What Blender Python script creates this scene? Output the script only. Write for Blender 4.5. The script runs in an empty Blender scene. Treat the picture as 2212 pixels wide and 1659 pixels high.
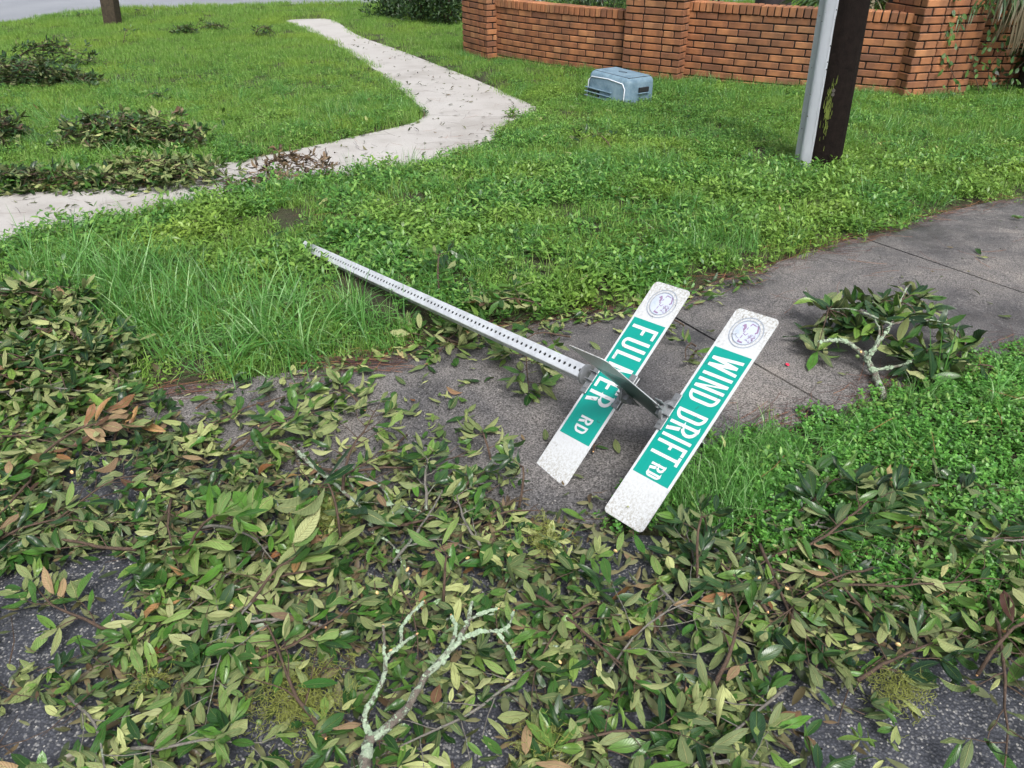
import bpy, bmesh, math, random
import numpy as np
from mathutils import Vector, Matrix, Quaternion, Euler
from mathutils.geometry import delaunay_2d_cdt
random.seed(7)
rng = np.random.default_rng(11)
R = math.radians
scene = bpy.context.scene
COL = scene.collection

# ------------------------------------------------------------------ camera, sky, sun, exposure
PITCH, EYE, FPX = R(31.86), 1.583, 1661.0
cam = bpy.data.cameras.new('camera')
cam.sensor_width = 36.0
cam.lens = 36.0 * FPX / 2212.0
cam.clip_start, cam.clip_end = 0.05, 600
camo = bpy.data.objects.new('camera', cam)
camo.location = (0, 0, EYE)
camo.rotation_euler = (R(90) - PITCH, 0, 0)
COL.objects.link(camo)
scene.camera = camo

SUN_EL, SUN_AZ = R(55), R(162)          # azimuth from +Y (ahead), clockwise seen from above
w = bpy.data.worlds.new('World'); scene.world = w; w.use_nodes = True
wn = w.node_tree.nodes; wl = w.node_tree.links
for n in list(wn): wn.remove(n)
sky = wn.new('ShaderNodeTexSky'); sky.sky_type = 'NISHITA'; sky.sun_disc = False
sky.sun_elevation = SUN_EL; sky.sun_rotation = SUN_AZ
sky.air_density = 1.0; sky.dust_density = 7.0; sky.ozone_density = 1.0
hs = wn.new('ShaderNodeHueSaturation'); hs.inputs['Saturation'].default_value = 0.35
bg = wn.new('ShaderNodeBackground'); bg.inputs['Strength'].default_value = 0.118
wo = wn.new('ShaderNodeOutputWorld')
wl.new(sky.outputs[0], hs.inputs['Color']); wl.new(hs.outputs[0], bg.inputs[0]); wl.new(bg.outputs[0], wo.inputs[0])
sl = bpy.data.lights.new('sun', 'SUN'); sl.energy = 1.5; sl.angle = R(18); sl.color = (1.0, 0.97, 0.93)
so = bpy.data.objects.new('sun', sl)
sd = Vector((math.sin(SUN_AZ) * math.cos(SUN_EL), math.cos(SUN_AZ) * math.cos(SUN_EL), math.sin(SUN_EL)))
so.rotation_euler = sd.to_track_quat('Z', 'Y').to_euler()
COL.objects.link(so)
scene.view_settings.view_transform = 'Standard'
scene.view_settings.look = 'None'
scene.view_settings.gamma = 1.0
scene.view_settings.use_curve_mapping = False
scene.view_settings.exposure = 0.78
scene.render.engine = 'CYCLES'
scene.cycles.max_bounces = 6
scene.cycles.transparent_max_bounces = 4

# ------------------------------------------------------------------ terrain and picture-to-ground
def gz(y):
    sp = lambda d: (np.sqrt(d * d + .3) + d) / 2
    return -.038 * (sp(y - 3.4) - sp(y - 13.))

def ray(u, v):
    a = (u - 1106) / FPX; b = (829.5 - v) / FPX
    return np.array([a, b * math.sin(PITCH) + math.cos(PITCH), b * math.cos(PITCH) - math.sin(PITCH)])

def G(u, v, dz=0.0):
    r = ray(u, v); z = dz
    for _ in range(50):
        t = (z - EYE) / r[2]; z = gz(r[1] * t) + dz
    return r * t + np.array([0, 0, EYE])

def poly(pts): return np.array([G(*p)[:2] for p in pts])

def inside(P, pts):
    x, y = pts[:, 0], pts[:, 1]; r = np.zeros(len(pts), bool); n = len(P)
    for i in range(n):
        x1, y1 = P[i]; x2, y2 = P[(i + 1) % n]
        c = ((y1 > y) != (y2 > y))
        with np.errstate(divide='ignore', invalid='ignore'):
            xi = (x2 - x1) * (y - y1) / (y2 - y1 + 1e-12) + x1
        r ^= c & (x < xi)
    return r

def edge_dist(P, pts, closed=True):
    d = np.full(len(pts), 1e9); n = len(P)
    for i in range(n if closed else n - 1):
        a = P[i]; b = P[(i + 1) % n]; ab = b - a; L = (ab @ ab) + 1e-12
        t = np.clip(((pts - a) @ ab) / L, 0, 1)
        d = np.minimum(d, np.hypot(*(pts - a - t[:, None] * ab).T))
    return d

def smooth(P, it=2, keep=()):
    P = np.array(P)
    for _ in range(it):
        q = []
        for i in range(len(P)):
            a, b = P[i], P[(i + 1) % len(P)]
            q += [a * .75 + b * .25, a * .25 + b * .75]
        P = np.array(q)
    return P

def vnoise(x, y, s, seed=0):
    """cheap value noise for placement, 0..1"""
    x = np.asarray(x) / s + 1000; y = np.asarray(y) / s + 1000
    xi = np.floor(x).astype(np.int64); yi = np.floor(y).astype(np.int64); fx = x - xi; fy = y - yi
    def h(a, b):
        n = (a * 374761393 + b * 668265263 + seed * 1442695041) & 0x7fffffff
        n = ((n ^ (n >> 13)) * 1274126177) & 0x7fffffff
        return ((n ^ (n >> 16)) & 0xffff) / 65535.
    fx = fx * fx * (3 - 2 * fx); fy = fy * fy * (3 - 2 * fy)
    return (h(xi, yi) * (1 - fx) + h(xi + 1, yi) * fx) * (1 - fy) + (h(xi, yi + 1) * (1 - fx) + h(xi + 1, yi + 1) * fx) * fy

# outlines, traced and laid on the ground
WALK = smooth(poly([(-500, 425), (0, 428), (120, 421), (230, 408), (330, 398), (430, 378), (470, 362), (560, 346), (660, 326), (760, 303), (850, 283),
    (905, 268), (922, 250), (888, 218), (830, 170), (770, 125), (700, 85), (640, 58), (612, 48), (640, 44), (720, 43), (740, 58), (775, 82), (860, 110), (965, 152),
    (1055, 188), (1140, 228), (1165, 240), (1110, 264), (1076, 284), (1060, 316), (965, 346), (865, 370), (790, 379), (700, 396), (560, 424), (400, 452),
    (290, 470), (190, 496), (60, 522), (0, 542), (-500, 590)]), 1)
DRIVE = smooth(poly([(2212 + 500, 370), (2212, 428), (2080, 455), (1980, 482), (1880, 512), (1760, 548), (1620, 594), (1480, 640), (1330, 672), (1200, 694), (1090, 712),
    (960, 738), (860, 766), (760, 788), (640, 812), (500, 832), (380, 845), (300, 858), (150, 872), (-60, 890), (-300, 900), (-300, 1000), (-60, 960), (250, 925), (500, 980),
    (700, 1035), (900, 1085), (1120, 1130), (1290, 1150), (1330, 1110), (1420, 1060), (1500, 998), (1580, 956), (1700, 932), (1800, 898), (1900, 862), (2020, 818), (2120, 784), (2212, 764), (2712, 660)]), 1)
ASPH = np.vstack([poly([(-300, 1003), (-60, 964), (250, 929), (500, 984), (700, 1039), (900, 1089), (1120, 1134), (1290, 1154), (1420, 1160), (1560, 1185),
    (1760, 1240), (1950, 1305), (2100, 1375), (2212, 1430), (2600, 1540)]), np.array([[6., .7], [6, -5], [-7, -5], [-7, 2.2]])])
road_near = [(-400, 135), (-150, 88), (0, 57), (150, 33), (300, 23), (450, 17), (600, 13), (820, 10), (1100, 8), (1400, 8), (1700, 8), (2300, 8)]
rn = poly(road_near)
ROAD = np.vstack([rn, np.array([[60, rn[-1][1]], [60, 32.], [-60, 32], [-60, 14.6], [-24, 14.6]])])
MOUND = [WALK, DRIVE, ASPH, ROAD]
WALL_KEEP = None

def lawn_height(xy):
    """grass ground: above the slabs a hand's breadth inside the lawn"""
    d = np.full(len(xy), 1e9); ins = np.zeros(len(xy), bool)
    for P in MOUND:
        ins |= inside(P, xy); d = np.minimum(d, edge_dist(P, xy))
    s = np.clip(d / .22, 0, 1); s = s * s * (3 - 2 * s)
    bump = .030 * vnoise(xy[:, 0], xy[:, 1], .55, 3) + .02 * vnoise(xy[:, 0], xy[:, 1], .22, 4)
    h = np.where(ins, -.05, .012 + s * (.012 + bump))
    return gz(xy[:, 1]) + h, ins, d

# ------------------------------------------------------------------ materials
def new_mat(name):
    m = bpy.data.materials.new(name); m.use_nodes = True
    nt = m.node_tree; b = nt.nodes['Principled BSDF']
    return m, nt, b

class NT:
    def __init__(s, nt): s.nt = nt; s.n = nt.nodes; s.l = nt.links
    def node(s, t, **kw):
        n = s.n.new(t)
        for k, v in kw.items():
            if hasattr(n, k): setattr(n, k, v)
            else: n.inputs[k.replace('_', ' ')].default_value = v
        return n
    def put(s, sock, v):
        if hasattr(v, 'is_linked') or hasattr(v, 'links'): s.l.new(v, sock)
        else: sock.default_value = v
    def noise(s, scale, detail=4, rough=.55, vec=None, dim='3D', dist=0):
        n = s.n.new('ShaderNodeTexNoise'); n.inputs['Scale'].default_value = scale; n.inputs['Detail'].default_value = detail
        n.inputs['Roughness'].default_value = rough; n.inputs['Distortion'].default_value = dist
        if vec is not None: s.l.new(vec, n.inputs['Vector'])
        return n.outputs['Fac']
    def voro(s, scale, feature='F1', vec=None, out='Distance'):
        n = s.n.new('ShaderNodeTexVoronoi'); n.feature = feature; n.inputs['Scale'].default_value = scale
        if vec is not None: s.l.new(vec, n.inputs['Vector'])
        return n.outputs[out]
    def ramp(s, fac, stops, interp='LINEAR'):
        n = s.n.new('ShaderNodeValToRGB'); n.color_ramp.interpolation = interp
        e = n.color_ramp.elements
        while len(e) < len(stops): e.new(.5)
        for i, (p, c) in enumerate(stops):
            e[i].position = p; e[i].color = (*c, 1) if len(c) == 3 else c
        s.put(n.inputs[0], fac); return n.outputs[0]
    def mix(s, fac, a, b, mode='MIX'):
        n = s.n.new('ShaderNodeMix'); n.data_type = 'RGBA'; n.blend_type = mode
        s.put(n.inputs[0], fac)
        for sock, v in ((n.inputs[6], a), (n.inputs[7], b)):
            if isinstance(v, tuple): sock.default_value = (*v, 1) if len(v) == 3 else v
            else: s.l.new(v, sock)
        return n.outputs[2]
    def math(s, op, a, b=None, clamp=False):
        n = s.n.new('ShaderNodeMath'); n.operation = op; n.use_clamp = clamp
        s.put(n.inputs[0], a)
        if b is not None: s.put(n.inputs[1], b)
        return n.outputs[0]
    def obj(s): return s.n.new('ShaderNodeTexCoord').outputs['Object']
    def pos(s): return s.n.new('ShaderNodeNewGeometry').outputs['Position']
    def rnd(s): return s.n.new('ShaderNodeObjectInfo').outputs['Random']
    def bump(s, h, dist, strength=1):
        n = s.n.new('ShaderNodeBump'); n.inputs['Distance'].default_value = dist; n.inputs['Strength'].default_value = strength
        s.l.new(h, n.inputs['Height']); return n.outputs[0]

def simple(name, col, rough=.6, metal=0, spec=.5, var=.15, scale=30, bump=0):
    m, nt, b = new_mat(name); k = NT(nt)
    f = k.noise(scale, 5)
    c = k.mix(f, tuple(x * (1 - var) for x in col), tuple(min(1, x * (1 + var)) for x in col))
    nt.links.new(c, b.inputs['Base Color'])
    b.inputs['Roughness'].default_value = rough; b.inputs['Metallic'].default_value = metal
    b.inputs['Specular IOR Level'].default_value = spec
    if bump: nt.links.new(k.bump(f, bump), b.inputs['Normal'])
    return m

def m_ground():
    m, nt, b = new_mat('lawn_soil'); k = NT(nt); p = k.pos()
    f = k.noise(14, 6, vec=p); g = k.noise(90, 3, vec=p)
    c = k.ramp(f, [(.3, (.022, .016, .010)), (.5, (.04, .032, .016)), (.7, (.035, .055, .014))])
    c = k.mix(k.math('MULTIPLY', g, .6), c, (.03, .05, .012))
    nt.links.new(c, b.inputs['Base Color']); b.inputs['Roughness'].default_value = .9
    nt.links.new(k.bump(g, .02), b.inputs['Normal']); return m

def m_asphalt():
    m, nt, b = new_mat('asphalt'); k = NT(nt); p = k.pos()
    v = k.n.new('ShaderNodeTexVoronoi'); v.inputs['Scale'].default_value = 140; k.l.new(p, v.inputs['Vector'])
    cellrand = k.n.new('ShaderNodeSeparateColor'); k.l.new(v.outputs['Color'], cellrand.inputs[0])
    r = cellrand.outputs[0]
    d = v.outputs['Distance']
    stone = k.ramp(r, [(0, (.042, .046, .060)), (.5, (.062, .068, .086)), (.78, (.10, .107, .128)), (.87, (.18, .182, .185)), (.94, (.30, .295, .285)), (1., (.48, .47, .445))])
    edge = k.ramp(d, [(.36, (1, 1, 1)), (.50, (0, 0, 0))])
    c = k.mix(edge, (.042, .046, .058), stone)
    big = k.noise(2.5, 4, vec=p)
    c = k.mix(k.math('MULTIPLY', big, .25), c, (.06, .058, .062))
    v2 = k.n.new('ShaderNodeTexVoronoi'); v2.inputs['Scale'].default_value = 190; k.l.new(p, v2.inputs['Vector'])
    s2 = k.n.new('ShaderNodeSeparateColor'); k.l.new(v2.outputs['Color'], s2.inputs[0])
    fl = k.ramp(s2.outputs[1], [(.90, (0, 0, 0)), (.94, (1, 1, 1))])
    c = k.mix(k.math('MULTIPLY', fl, .5), c, (.30, .30, .30))
    nt.links.new(c, b.inputs['Base Color'])
    nt.links.new(k.ramp(k.noise(4, 3, vec=p), [(.3, (.22,) * 3), (.7, (.5,) * 3)]), b.inputs['Roughness'])
    h = k.math('SUBTRACT', k.math('MULTIPLY', r, .6), d)
    nt.links.new(k.bump(h, .0022), b.inputs['Normal']); return m

def m_driveway():
    m, nt, b = new_mat('wet_concrete'); k = NT(nt); p = k.pos()
    big = k.noise(1.3, 5, .6, vec=p, dist=.6); mid = k.noise(6, 5, .65, vec=p); fine = k.noise(170, 3, .7, vec=p)
    f = k.math('ADD', k.math('MULTIPLY', big, .7), k.math('MULTIPLY', mid, .3))
    c = k.ramp(f, [(.38, (.048, .047, .050)), (.46, (.085, .082, .084)), (.56, (.13, .123, .120)), (.68, (.19, .173, .160))])
    c = k.mix(.9, c, k.ramp(fine, [(.38, (.08, .08, .08)), (.5, (.5, .5, .5)), (.64, (1, 1, 1))]), 'OVERLAY')
    v = k.n.new('ShaderNodeTexVoronoi'); v.inputs['Scale'].default_value = 120; k.l.new(p, v.inputs['Vector'])
    sc_ = k.n.new('ShaderNodeSeparateColor'); k.l.new(v.outputs['Color'], sc_.inputs[0])
    sp = k.math('MULTIPLY', k.ramp(sc_.outputs[0], [(.93, (0, 0, 0)), (.97, (1, 1, 1))]), k.ramp(v.outputs['Distance'], [(.2, (1, 1, 1)), (.4, (0, 0, 0))]))
    c = k.mix(k.math('MULTIPLY', sp, .7), c, (.42, .40, .37))
    dirt = k.ramp(k.noise(3.1, 6, .7, vec=p), [(.56, (0, 0, 0)), (.72, (1, 1, 1))])
    c = k.mix(k.math('MULTIPLY', dirt, .35), c, (.05, .045, .042))
    nt.links.new(c, b.inputs['Base Color'])
    nt.links.new(k.ramp(big, [(.38, (.28,) * 3), (.6, (.75,) * 3)]), b.inputs['Roughness'])
    b.inputs['Specular IOR Level'].default_value = .45
    nt.links.new(k.bump(k.math('ADD', fine, k.math('MULTIPLY', mid, .5)), .003), b.inputs['Normal']); return m

def m_walk():
    m, nt, b = new_mat('pale_concrete'); k = NT(nt); p = k.pos()
    f = k.noise(1.6, 5, .6, vec=p); g = k.noise(60, 4, .7, vec=p)
    c = k.ramp(f, [(.35, (.31, .295, .28)), (.5, (.385, .372, .36)), (.75, (.42, .412, .40))])
    c = k.mix(.15, c, k.ramp(g, [(.3, (.3, .3, .3)), (.7, (.7, .7, .7))]), 'OVERLAY')
    st = k.ramp(k.noise(7, 6, .7, vec=p), [(.6, (0, 0, 0)), (.75, (1, 1, 1))])
    c = k.mix(k.math('MULTIPLY', st, .3), c, (.30, .25, .19))
    nt.links.new(c, b.inputs['Base Color']); b.inputs['Roughness'].default_value = .55
    nt.links.new(k.bump(g, .002), b.inputs['Normal']); return m

def m_road():
    m, nt, b = new_mat('far_road'); k = NT(nt); p = k.pos()
    f = k.noise(.8, 5, .6, vec=p); g = k.noise(25, 4, .7, vec=p)
    c = k.ramp(f, [(.35, (.20, .215, .245)), (.65, (.26, .275, .305))])
    c = k.mix(.3, c, k.ramp(g, [(.3, (.35,) * 3), (.7, (.65,) * 3)]), 'OVERLAY')
    nt.links.new(c, b.inputs['Base Color']); b.inputs['Roughness'].default_value = .35
    nt.links.new(k.bump(g, .004), b.inputs['Normal']); return m

def leafy(name, ramp_stops, under=None, rough=.45, trans=.25, src='object', brown=None, veins=True, patch=None, spec=.45):
    """plant material: hue from a per-leaf random value, optional pale underside, translucency"""
    m, nt, b = new_mat(name); k = NT(nt)
    if src == 'attr':
        a = k.n.new('ShaderNodeAttribute'); a.attribute_name = 'tint'; r = a.outputs['Fac']
    elif src == 'both':
        a = k.n.new('ShaderNodeAttribute'); a.attribute_name = 'tint'
        r = k.math('FRACT', k.math('ADD', a.outputs['Fac'], k.math('MULTIPLY', k.rnd(), .55)))
    else: r = k.rnd()
    c = k.ramp(r, ramp_stops)
    if patch is not None:
        f = k.ramp(k.noise(patch[0], 3, .6, vec=k.pos()), [(patch[2], (0, 0, 0)), (patch[3], (1, 1, 1))])
        c = k.mix(k.math('MULTIPLY', f, patch[4]), c, patch[1])
    if veins:
        uv = k.n.new('ShaderNodeTexCoord').outputs['UV']
        sx = k.n.new('ShaderNodeSeparateXYZ'); k.l.new(uv, sx.inputs[0])
        du = k.math('ABSOLUTE', k.math('SUBTRACT', sx.outputs[0], .5))
        midr = k.ramp(du, [(.018, (1, 1, 1)), (.05, (0, 0, 0))])
        sv = k.math('SINE', k.math('MULTIPLY', k.math('ADD', sx.outputs[1], k.math('MULTIPLY', du, -.35)), 75))
        svr = k.ramp(sv, [(.86, (0, 0, 0)), (1., (1, 1, 1))])
        blot = k.noise(9, 4, .6, vec=uv)
    if under is not None:
        bf = k.n.new('ShaderNodeNewGeometry').outputs['Backfacing']
        uc = k.ramp(r, under)
        if veins:
            uc = k.mix(k.math('MULTIPLY', midr, .6), uc, (.40, .40, .17))
            c = k.mix(k.math('MULTIPLY', midr, .65), c, (.13, .20, .06))
            c = k.mix(k.math('MULTIPLY', svr, .18), c, (.10, .17, .05))
        c = k.mix(bf, c, uc)
        rr = k.mix(bf, (rough,) * 3, (.7,) * 3); nt.links.new(rr, b.inputs['Roughness'])
    else:
        if veins: c = k.mix(k.math('MULTIPLY', midr, .4), c, (.2, .26, .1))
        b.inputs['Roughness'].default_value = rough
    if veins:
        c = k.mix(.5, c, k.ramp(blot, [(.3, (.36,) * 3), (.7, (.64,) * 3)]), 'OVERLAY')
        nt.links.new(k.bump(k.math('ADD', svr, k.math('MULTIPLY', midr, -1.5)), .0012), b.inputs['Normal'])
    nt.links.new(c, b.inputs['Base Color'])
    b.inputs['Specular IOR Level'].default_value = spec
    if trans:
        out = nt.nodes['Material Output']
        t = k.n.new('ShaderNodeBsdfTranslucent'); k.l.new(k.mix(.5, c, (.26, .44, .05)), t.inputs['Color'])
        mx = k.n.new('ShaderNodeMixShader'); mx.inputs[0].default_value = trans
        k.l.new(b.outputs[0], mx.inputs[1]); k.l.new(t.outputs[0], mx.inputs[2]); k.l.new(mx.outputs[0], out.inputs[0])
    return m

def m_brick():
    m, nt, b = new_mat('orange_brick'); k = NT(nt); r = k.rnd(); p = k.pos()
    c = k.ramp(r, [(0, (.17, .075, .042)), (.12, (.26, .105, .048)), (.5, (.32, .130, .056)), (.85, (.37, .158, .068)), (.97, (.42, .20, .09)), (1., (.23, .11, .065))])
    o = k.obj(); f = k.noise(7, 4, .6, vec=p)
    c = k.mix(.55, c, k.ramp(f, [(.3, (.28,) * 3), (.7, (.72,) * 3)]), 'OVERLAY')
    sx = k.n.new('ShaderNodeSeparateXYZ'); k.l.new(o, sx.inputs[0])
    band = k.ramp(k.math('ABSOLUTE', k.math('ADD', sx.outputs[0], k.math('MULTIPLY', k.math('SUBTRACT', r, .5), .12))), [(.045, (0, 0, 0)), (.075, (1, 1, 1))])
    c = k.mix(k.math('MULTIPLY', band, .45), c, (.14, .06, .035))
    st = k.ramp(k.noise(22, 5, .7, vec=p), [(.62, (0, 0, 0)), (.74, (1, 1, 1))])
    c = k.mix(k.math('MULTIPLY', st, .5), c, (.06, .05, .035))
    gr = k.ramp(k.noise(1.7, 6, .65, vec=p), [(.45, (0, 0, 0)), (.7, (1, 1, 1))])
    c = k.mix(k.math('MULTIPLY', gr, .55), c, (.10, .06, .035))
    nt.links.new(c, b.inputs['Base Color']); b.inputs['Roughness'].default_value = .8
    nt.links.new(k.bump(k.noise(120, 4, .7, vec=p), .003), b.inputs['Normal']); return m

def m_galv(name='galvanised_steel', dark=1.0):
    m, nt, b = new_mat(name); k = NT(nt); p = k.obj()
    v = k.voro(55, vec=p, out='Color'); s = k.n.new('ShaderNodeSeparateColor'); k.l.new(v, s.inputs[0])
    f = k.noise(18, 5, .65, vec=p)
    c = k.ramp(k.math('ADD', k.math('MULTIPLY', s.outputs[0], .25), k.math('MULTIPLY', f, .75)), [(.3, (.60 * dark, .63 * dark, .67 * dark)), (.6, (.72 * dark, .76 * dark, .80 * dark))])
    g = k.ramp(k.noise(70, 4, .7, vec=p), [(.63, (0, 0, 0)), (.72, (1, 1, 1))])
    c = k.mix(k.math('MULTIPLY', g, .4), c, (.09, .085, .07))
    nt.links.new(c, b.inputs['Base Color']); b.inputs['Metallic'].default_value = .55
    nt.links.new(k.ramp(f, [(.3, (.34,) * 3), (.7, (.5,) * 3)]), b.inputs['Roughness']); return m

def m_sign(name, col, rough=.35, dirt=.5, edge=True):
    m, nt, b = new_mat(name); k = NT(nt); p = k.obj()
    f = k.noise(60, 6, .75, vec=p); g = k.noise(9, 4, .6, vec=p)
    sp = k.ramp(k.math('ADD', k.math('MULTIPLY', f, .65), k.math('MULTIPLY', g, .35)), [(.52, (0, 0, 0)), (.66, (1, 1, 1))])
    c = k.mix(k.math('MULTIPLY', sp, dirt), col, tuple(x * .42 for x in col))
    if edge:
        sx = k.n.new('ShaderNodeSeparateXYZ'); k.l.new(p, sx.inputs[0])
        e = k.ramp(k.math('ABSOLUTE', sx.outputs[0]), [(.22, (0, 0, 0)), (.375, (1, 1, 1))])
        q = k.ramp(k.noise(130, 5, .8, vec=p), [(.46, (0, 0, 0)), (.6, (1, 1, 1))])
        c = k.mix(k.math('MULTIPLY', k.math('MULTIPLY', e, q), .85), c, (.24, .22, .17))
    nt.links.new(c, b.inputs['Base Color']); b.inputs['Roughness'].default_value = rough; return m

def m_bark(name, col, lich=None, scale=1, lichamt=.5):
    m, nt, b = new_mat(name); k = NT(nt); p = k.pos()
    f = k.noise(60 * scale, 6, .7, vec=p); g = k.noise(200 * scale, 4, .7, vec=p)
    c = k.ramp(f, [(.3, tuple(x * .45 for x in col)), (.7, tuple(x * 1.4 for x in col))])
    h = f
    if lich:
        q = k.ramp(k.noise(26 * scale, 5, .75, vec=p), [(lichamt, (0, 0, 0)), (lichamt + .06, (1, 1, 1))])
        lc = k.ramp(g, [(.3, tuple(x * .6 for x in lich)), (.6, lich)])
        c = k.mix(q, c, lc); h = k.math('ADD', f, k.math('MULTIPLY', q, .8))
    nt.links.new(c, b.inputs['Base Color']); b.inputs['Roughness'].default_value = .85
    nt.links.new(k.bump(k.math('ADD', h, g), .004), b.inputs['Normal']); return m

M = {}
M['soil'] = m_ground(); M['asphalt'] = m_asphalt(); M['drive'] = m_driveway(); M['walk'] = m_walk(); M['road'] = m_road()
TOP = [(0, (.010, .040, .010)), (.3, (.025, .080, .016)), (.6, (.050, .130, .022)), (.85, (.10, .20, .035)), (1, (.16, .26, .05))]
UND = [(0, (.09, .13, .045)), (.35, (.15, .20, .07)), (.7, (.22, .26, .10)), (1, (.32, .35, .16))]
M['leaf'] = leafy('tree_leaf', TOP, UND, rough=.30, trans=.10)
M['leaf_dark'] = leafy('dark_tree_leaf', [(0, (.008, .030, .012)), (.6, (.018, .055, .020)), (1, (.035, .085, .025))],
                       [(0, (.07, .11, .045)), (1, (.16, .20, .08))], rough=.28, trans=.06)
M['leaf_fresh'] = leafy('fresh_tree_leaf', [(0, (.03, .11, .018)), (1, (.09, .22, .03))], [(0, (.10, .19, .05)), (1, (.18, .27, .07))], rough=.3, trans=.15)
M['leaf_brown'] = leafy('brown_leaf', [(0, (.06, .025, .018)), (.4, (.13, .06, .03)), (.8, (.24, .12, .05)), (1, (.34, .20, .08))],
                        [(0, (.14, .09, .055)), (1, (.33, .23, .12))], rough=.45, trans=.05)
M['leaf_dead'] = leafy('dead_leaf', [(0, (.035, .022, .016)), (.6, (.085, .050, .032)), (1, (.16, .095, .05))], [(0, (.08, .055, .04)), (1, (.20, .14, .09))], rough=.5, trans=.03)
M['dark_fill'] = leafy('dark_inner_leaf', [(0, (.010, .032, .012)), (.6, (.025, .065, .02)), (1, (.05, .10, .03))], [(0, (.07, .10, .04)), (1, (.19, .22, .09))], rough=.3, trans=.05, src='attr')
M['dead_fill'] = leafy('dead_inner_leaf', [(0, (.045, .028, .02)), (.6, (.11, .065, .04)), (1, (.20, .12, .06))], [(0, (.09, .06, .045)), (1, (.22, .15, .09))], rough=.5, trans=.03, src='attr')
M['litter'] = leafy('leaf_litter', [(0, (.008, .035, .008)), (.3, (.022, .075, .014)), (.60, (.05, .13, .022)), (.80, (.10, .19, .035)), (.975, (.17, .27, .06)), (.98, (.24, .10, .04)), (1, (.10, .045, .02))],
                    [(0, (.04, .075, .025)), (.3, (.11, .16, .055)), (.6, (.22, .27, .09)), (.975, (.40, .44, .18)), (.98, (.30, .18, .09)), (1, (.14, .07, .04))], rough=.32, trans=.08, src='attr')
M['litter_low'] = leafy('dark_low_litter', [(0, (.02, .035, .012)), (.5, (.05, .07, .025)), (1, (.07, .045, .025))],  # colours darkened to paint shade low in the litter; also small debris
                    [(0, (.06, .08, .03)), (.6, (.12, .13, .06)), (1, (.12, .08, .04))], rough=.4, trans=.03, src='attr', veins=False)
M['weed'] = leafy('weed_leaf', [(0, (.030, .10, .022)), (.4, (.065, .19, .035)), (.75, (.115, .27, .05)), (1, (.22, .39, .09))], rough=.40, trans=.30, src='both', veins=False,
                  patch=(.9, (.24, .34, .045), .48, .66, .6), spec=.4)
M['grass'] = leafy('grass_blade', [(0, (.07, .17, .03)), (.4, (.13, .28, .05)), (.8, (.21, .38, .075)), (1, (.36, .46, .18))], rough=.5, trans=.32, src='both', veins=False,
                   patch=(.8, (.27, .38, .05), .48, .68, .5), spec=.3)
M['grass_long'] = leafy('long_grass', [(0, (.045, .15, .03)), (.5, (.095, .27, .055)), (.85, (.16, .35, .10)), (1, (.30, .46, .21))], rough=.38, trans=.3, src='both', veins=False)
M['clover'] = leafy('clover_leaf', [(0, (.04, .15, .025)), (.6, (.09, .27, .04)), (1, (.17, .40, .08))], rough=.42, trans=.3, src='both', veins=False)
def m_needle():
    m, nt, b = new_mat('pine_needle'); k = NT(nt); a = k.n.new('ShaderNodeAttribute'); a.attribute_name = 'tint'
    nt.links.new(k.ramp(a.outputs['Fac'], [(0, (.025, .013, .013)), (.45, (.055, .024, .021)), (.8, (.10, .040, .024)), (1, (.24, .10, .04))]), b.inputs['Base Color']); b.inputs['Roughness'].default_value = .5; return m
M['needle'] = m_needle()
M['brick'] = m_brick()
M['mortar'] = simple('dark_mortar', (.018, .014, .012), .95, var=.4, scale=25, bump=.004)
M['galv'] = m_galv(); M['cast'] = m_galv('cast_bracket', .34)
M['white'] = m_sign('white_sheeting', (.53, .555, .58), dirt=.32); M['green'] = m_sign('green_sheeting', (.0, .27, .225), dirt=.14, edge=False)
M['letter'] = m_sign('white_letter', (.60, .625, .65), dirt=.08, edge=False); M['alu'] = simple('aluminium_back', (.30, .33, .32), .32, .5, var=.3)
M['dull_green'] = simple('dull_green', (.07, .17, .15), .3, var=.3)
M['stripe'] = simple('dark_stripe', (.02, .06, .05), .4)  # dark colour of the reflections painted on the cross blade
M['seal_ring'] = simple('seal_ring', (.25, .29, .36), .4); M['seal_face'] = simple('seal_face', (.47, .52, .63), .4, var=.1)
M['seal_purple'] = simple('seal_purple', (.26, .18, .29), .4); M['seal_green'] = simple('seal_green', (.36, .48, .46), .4, var=.3)
M['wood'] = m_bark('creosote_wood', (.0085, .0055, .0047), (.03, .035, .012), .35, .74); M['wood'].node_tree.nodes['Principled BSDF'].inputs['Specular IOR Level'].default_value = .15
M['post_wood'] = m_bark('old_post_wood', (.045, .034, .020), None, .4)
M['bark'] = m_bark('twig_bark', (.085, .055, .038)); M['bark_grey'] = m_bark('grey_twig_bark', (.17, .16, .14), (.33, .40, .30), 1, .56)
M['lichen_bark'] = m_bark('lichen_bark', (.14, .12, .10), (.34, .42, .31), 1, .45)
M['lichen'] = simple('lichen_flakes', (.27, .36, .25), .9, var=.35, scale=60)
M['moss'] = simple('yellow_moss', (.22, .25, .055), .8, var=.45, scale=30)
M['acorn'] = simple('acorn_cup', (.62, .44, .20), .45, var=.2); M['acorn_g'] = simple('green_acorn', (.10, .15, .05), .3)
M['snap'] = simple('snapped_wood', (.62, .36, .16), .7, var=.3)
M['guard'] = simple('grey_plastic', (.70, .745, .82), .42, var=.07, scale=6)
M['spot'] = simple('dark_spot', (.05, .055, .06), .5); M['bolt'] = simple('weathered_bolt', (.12, .11, .10), .5, .6)
M['algae'] = simple('green_algae', (.13, .17, .03), .9, var=.5, scale=40)
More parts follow.
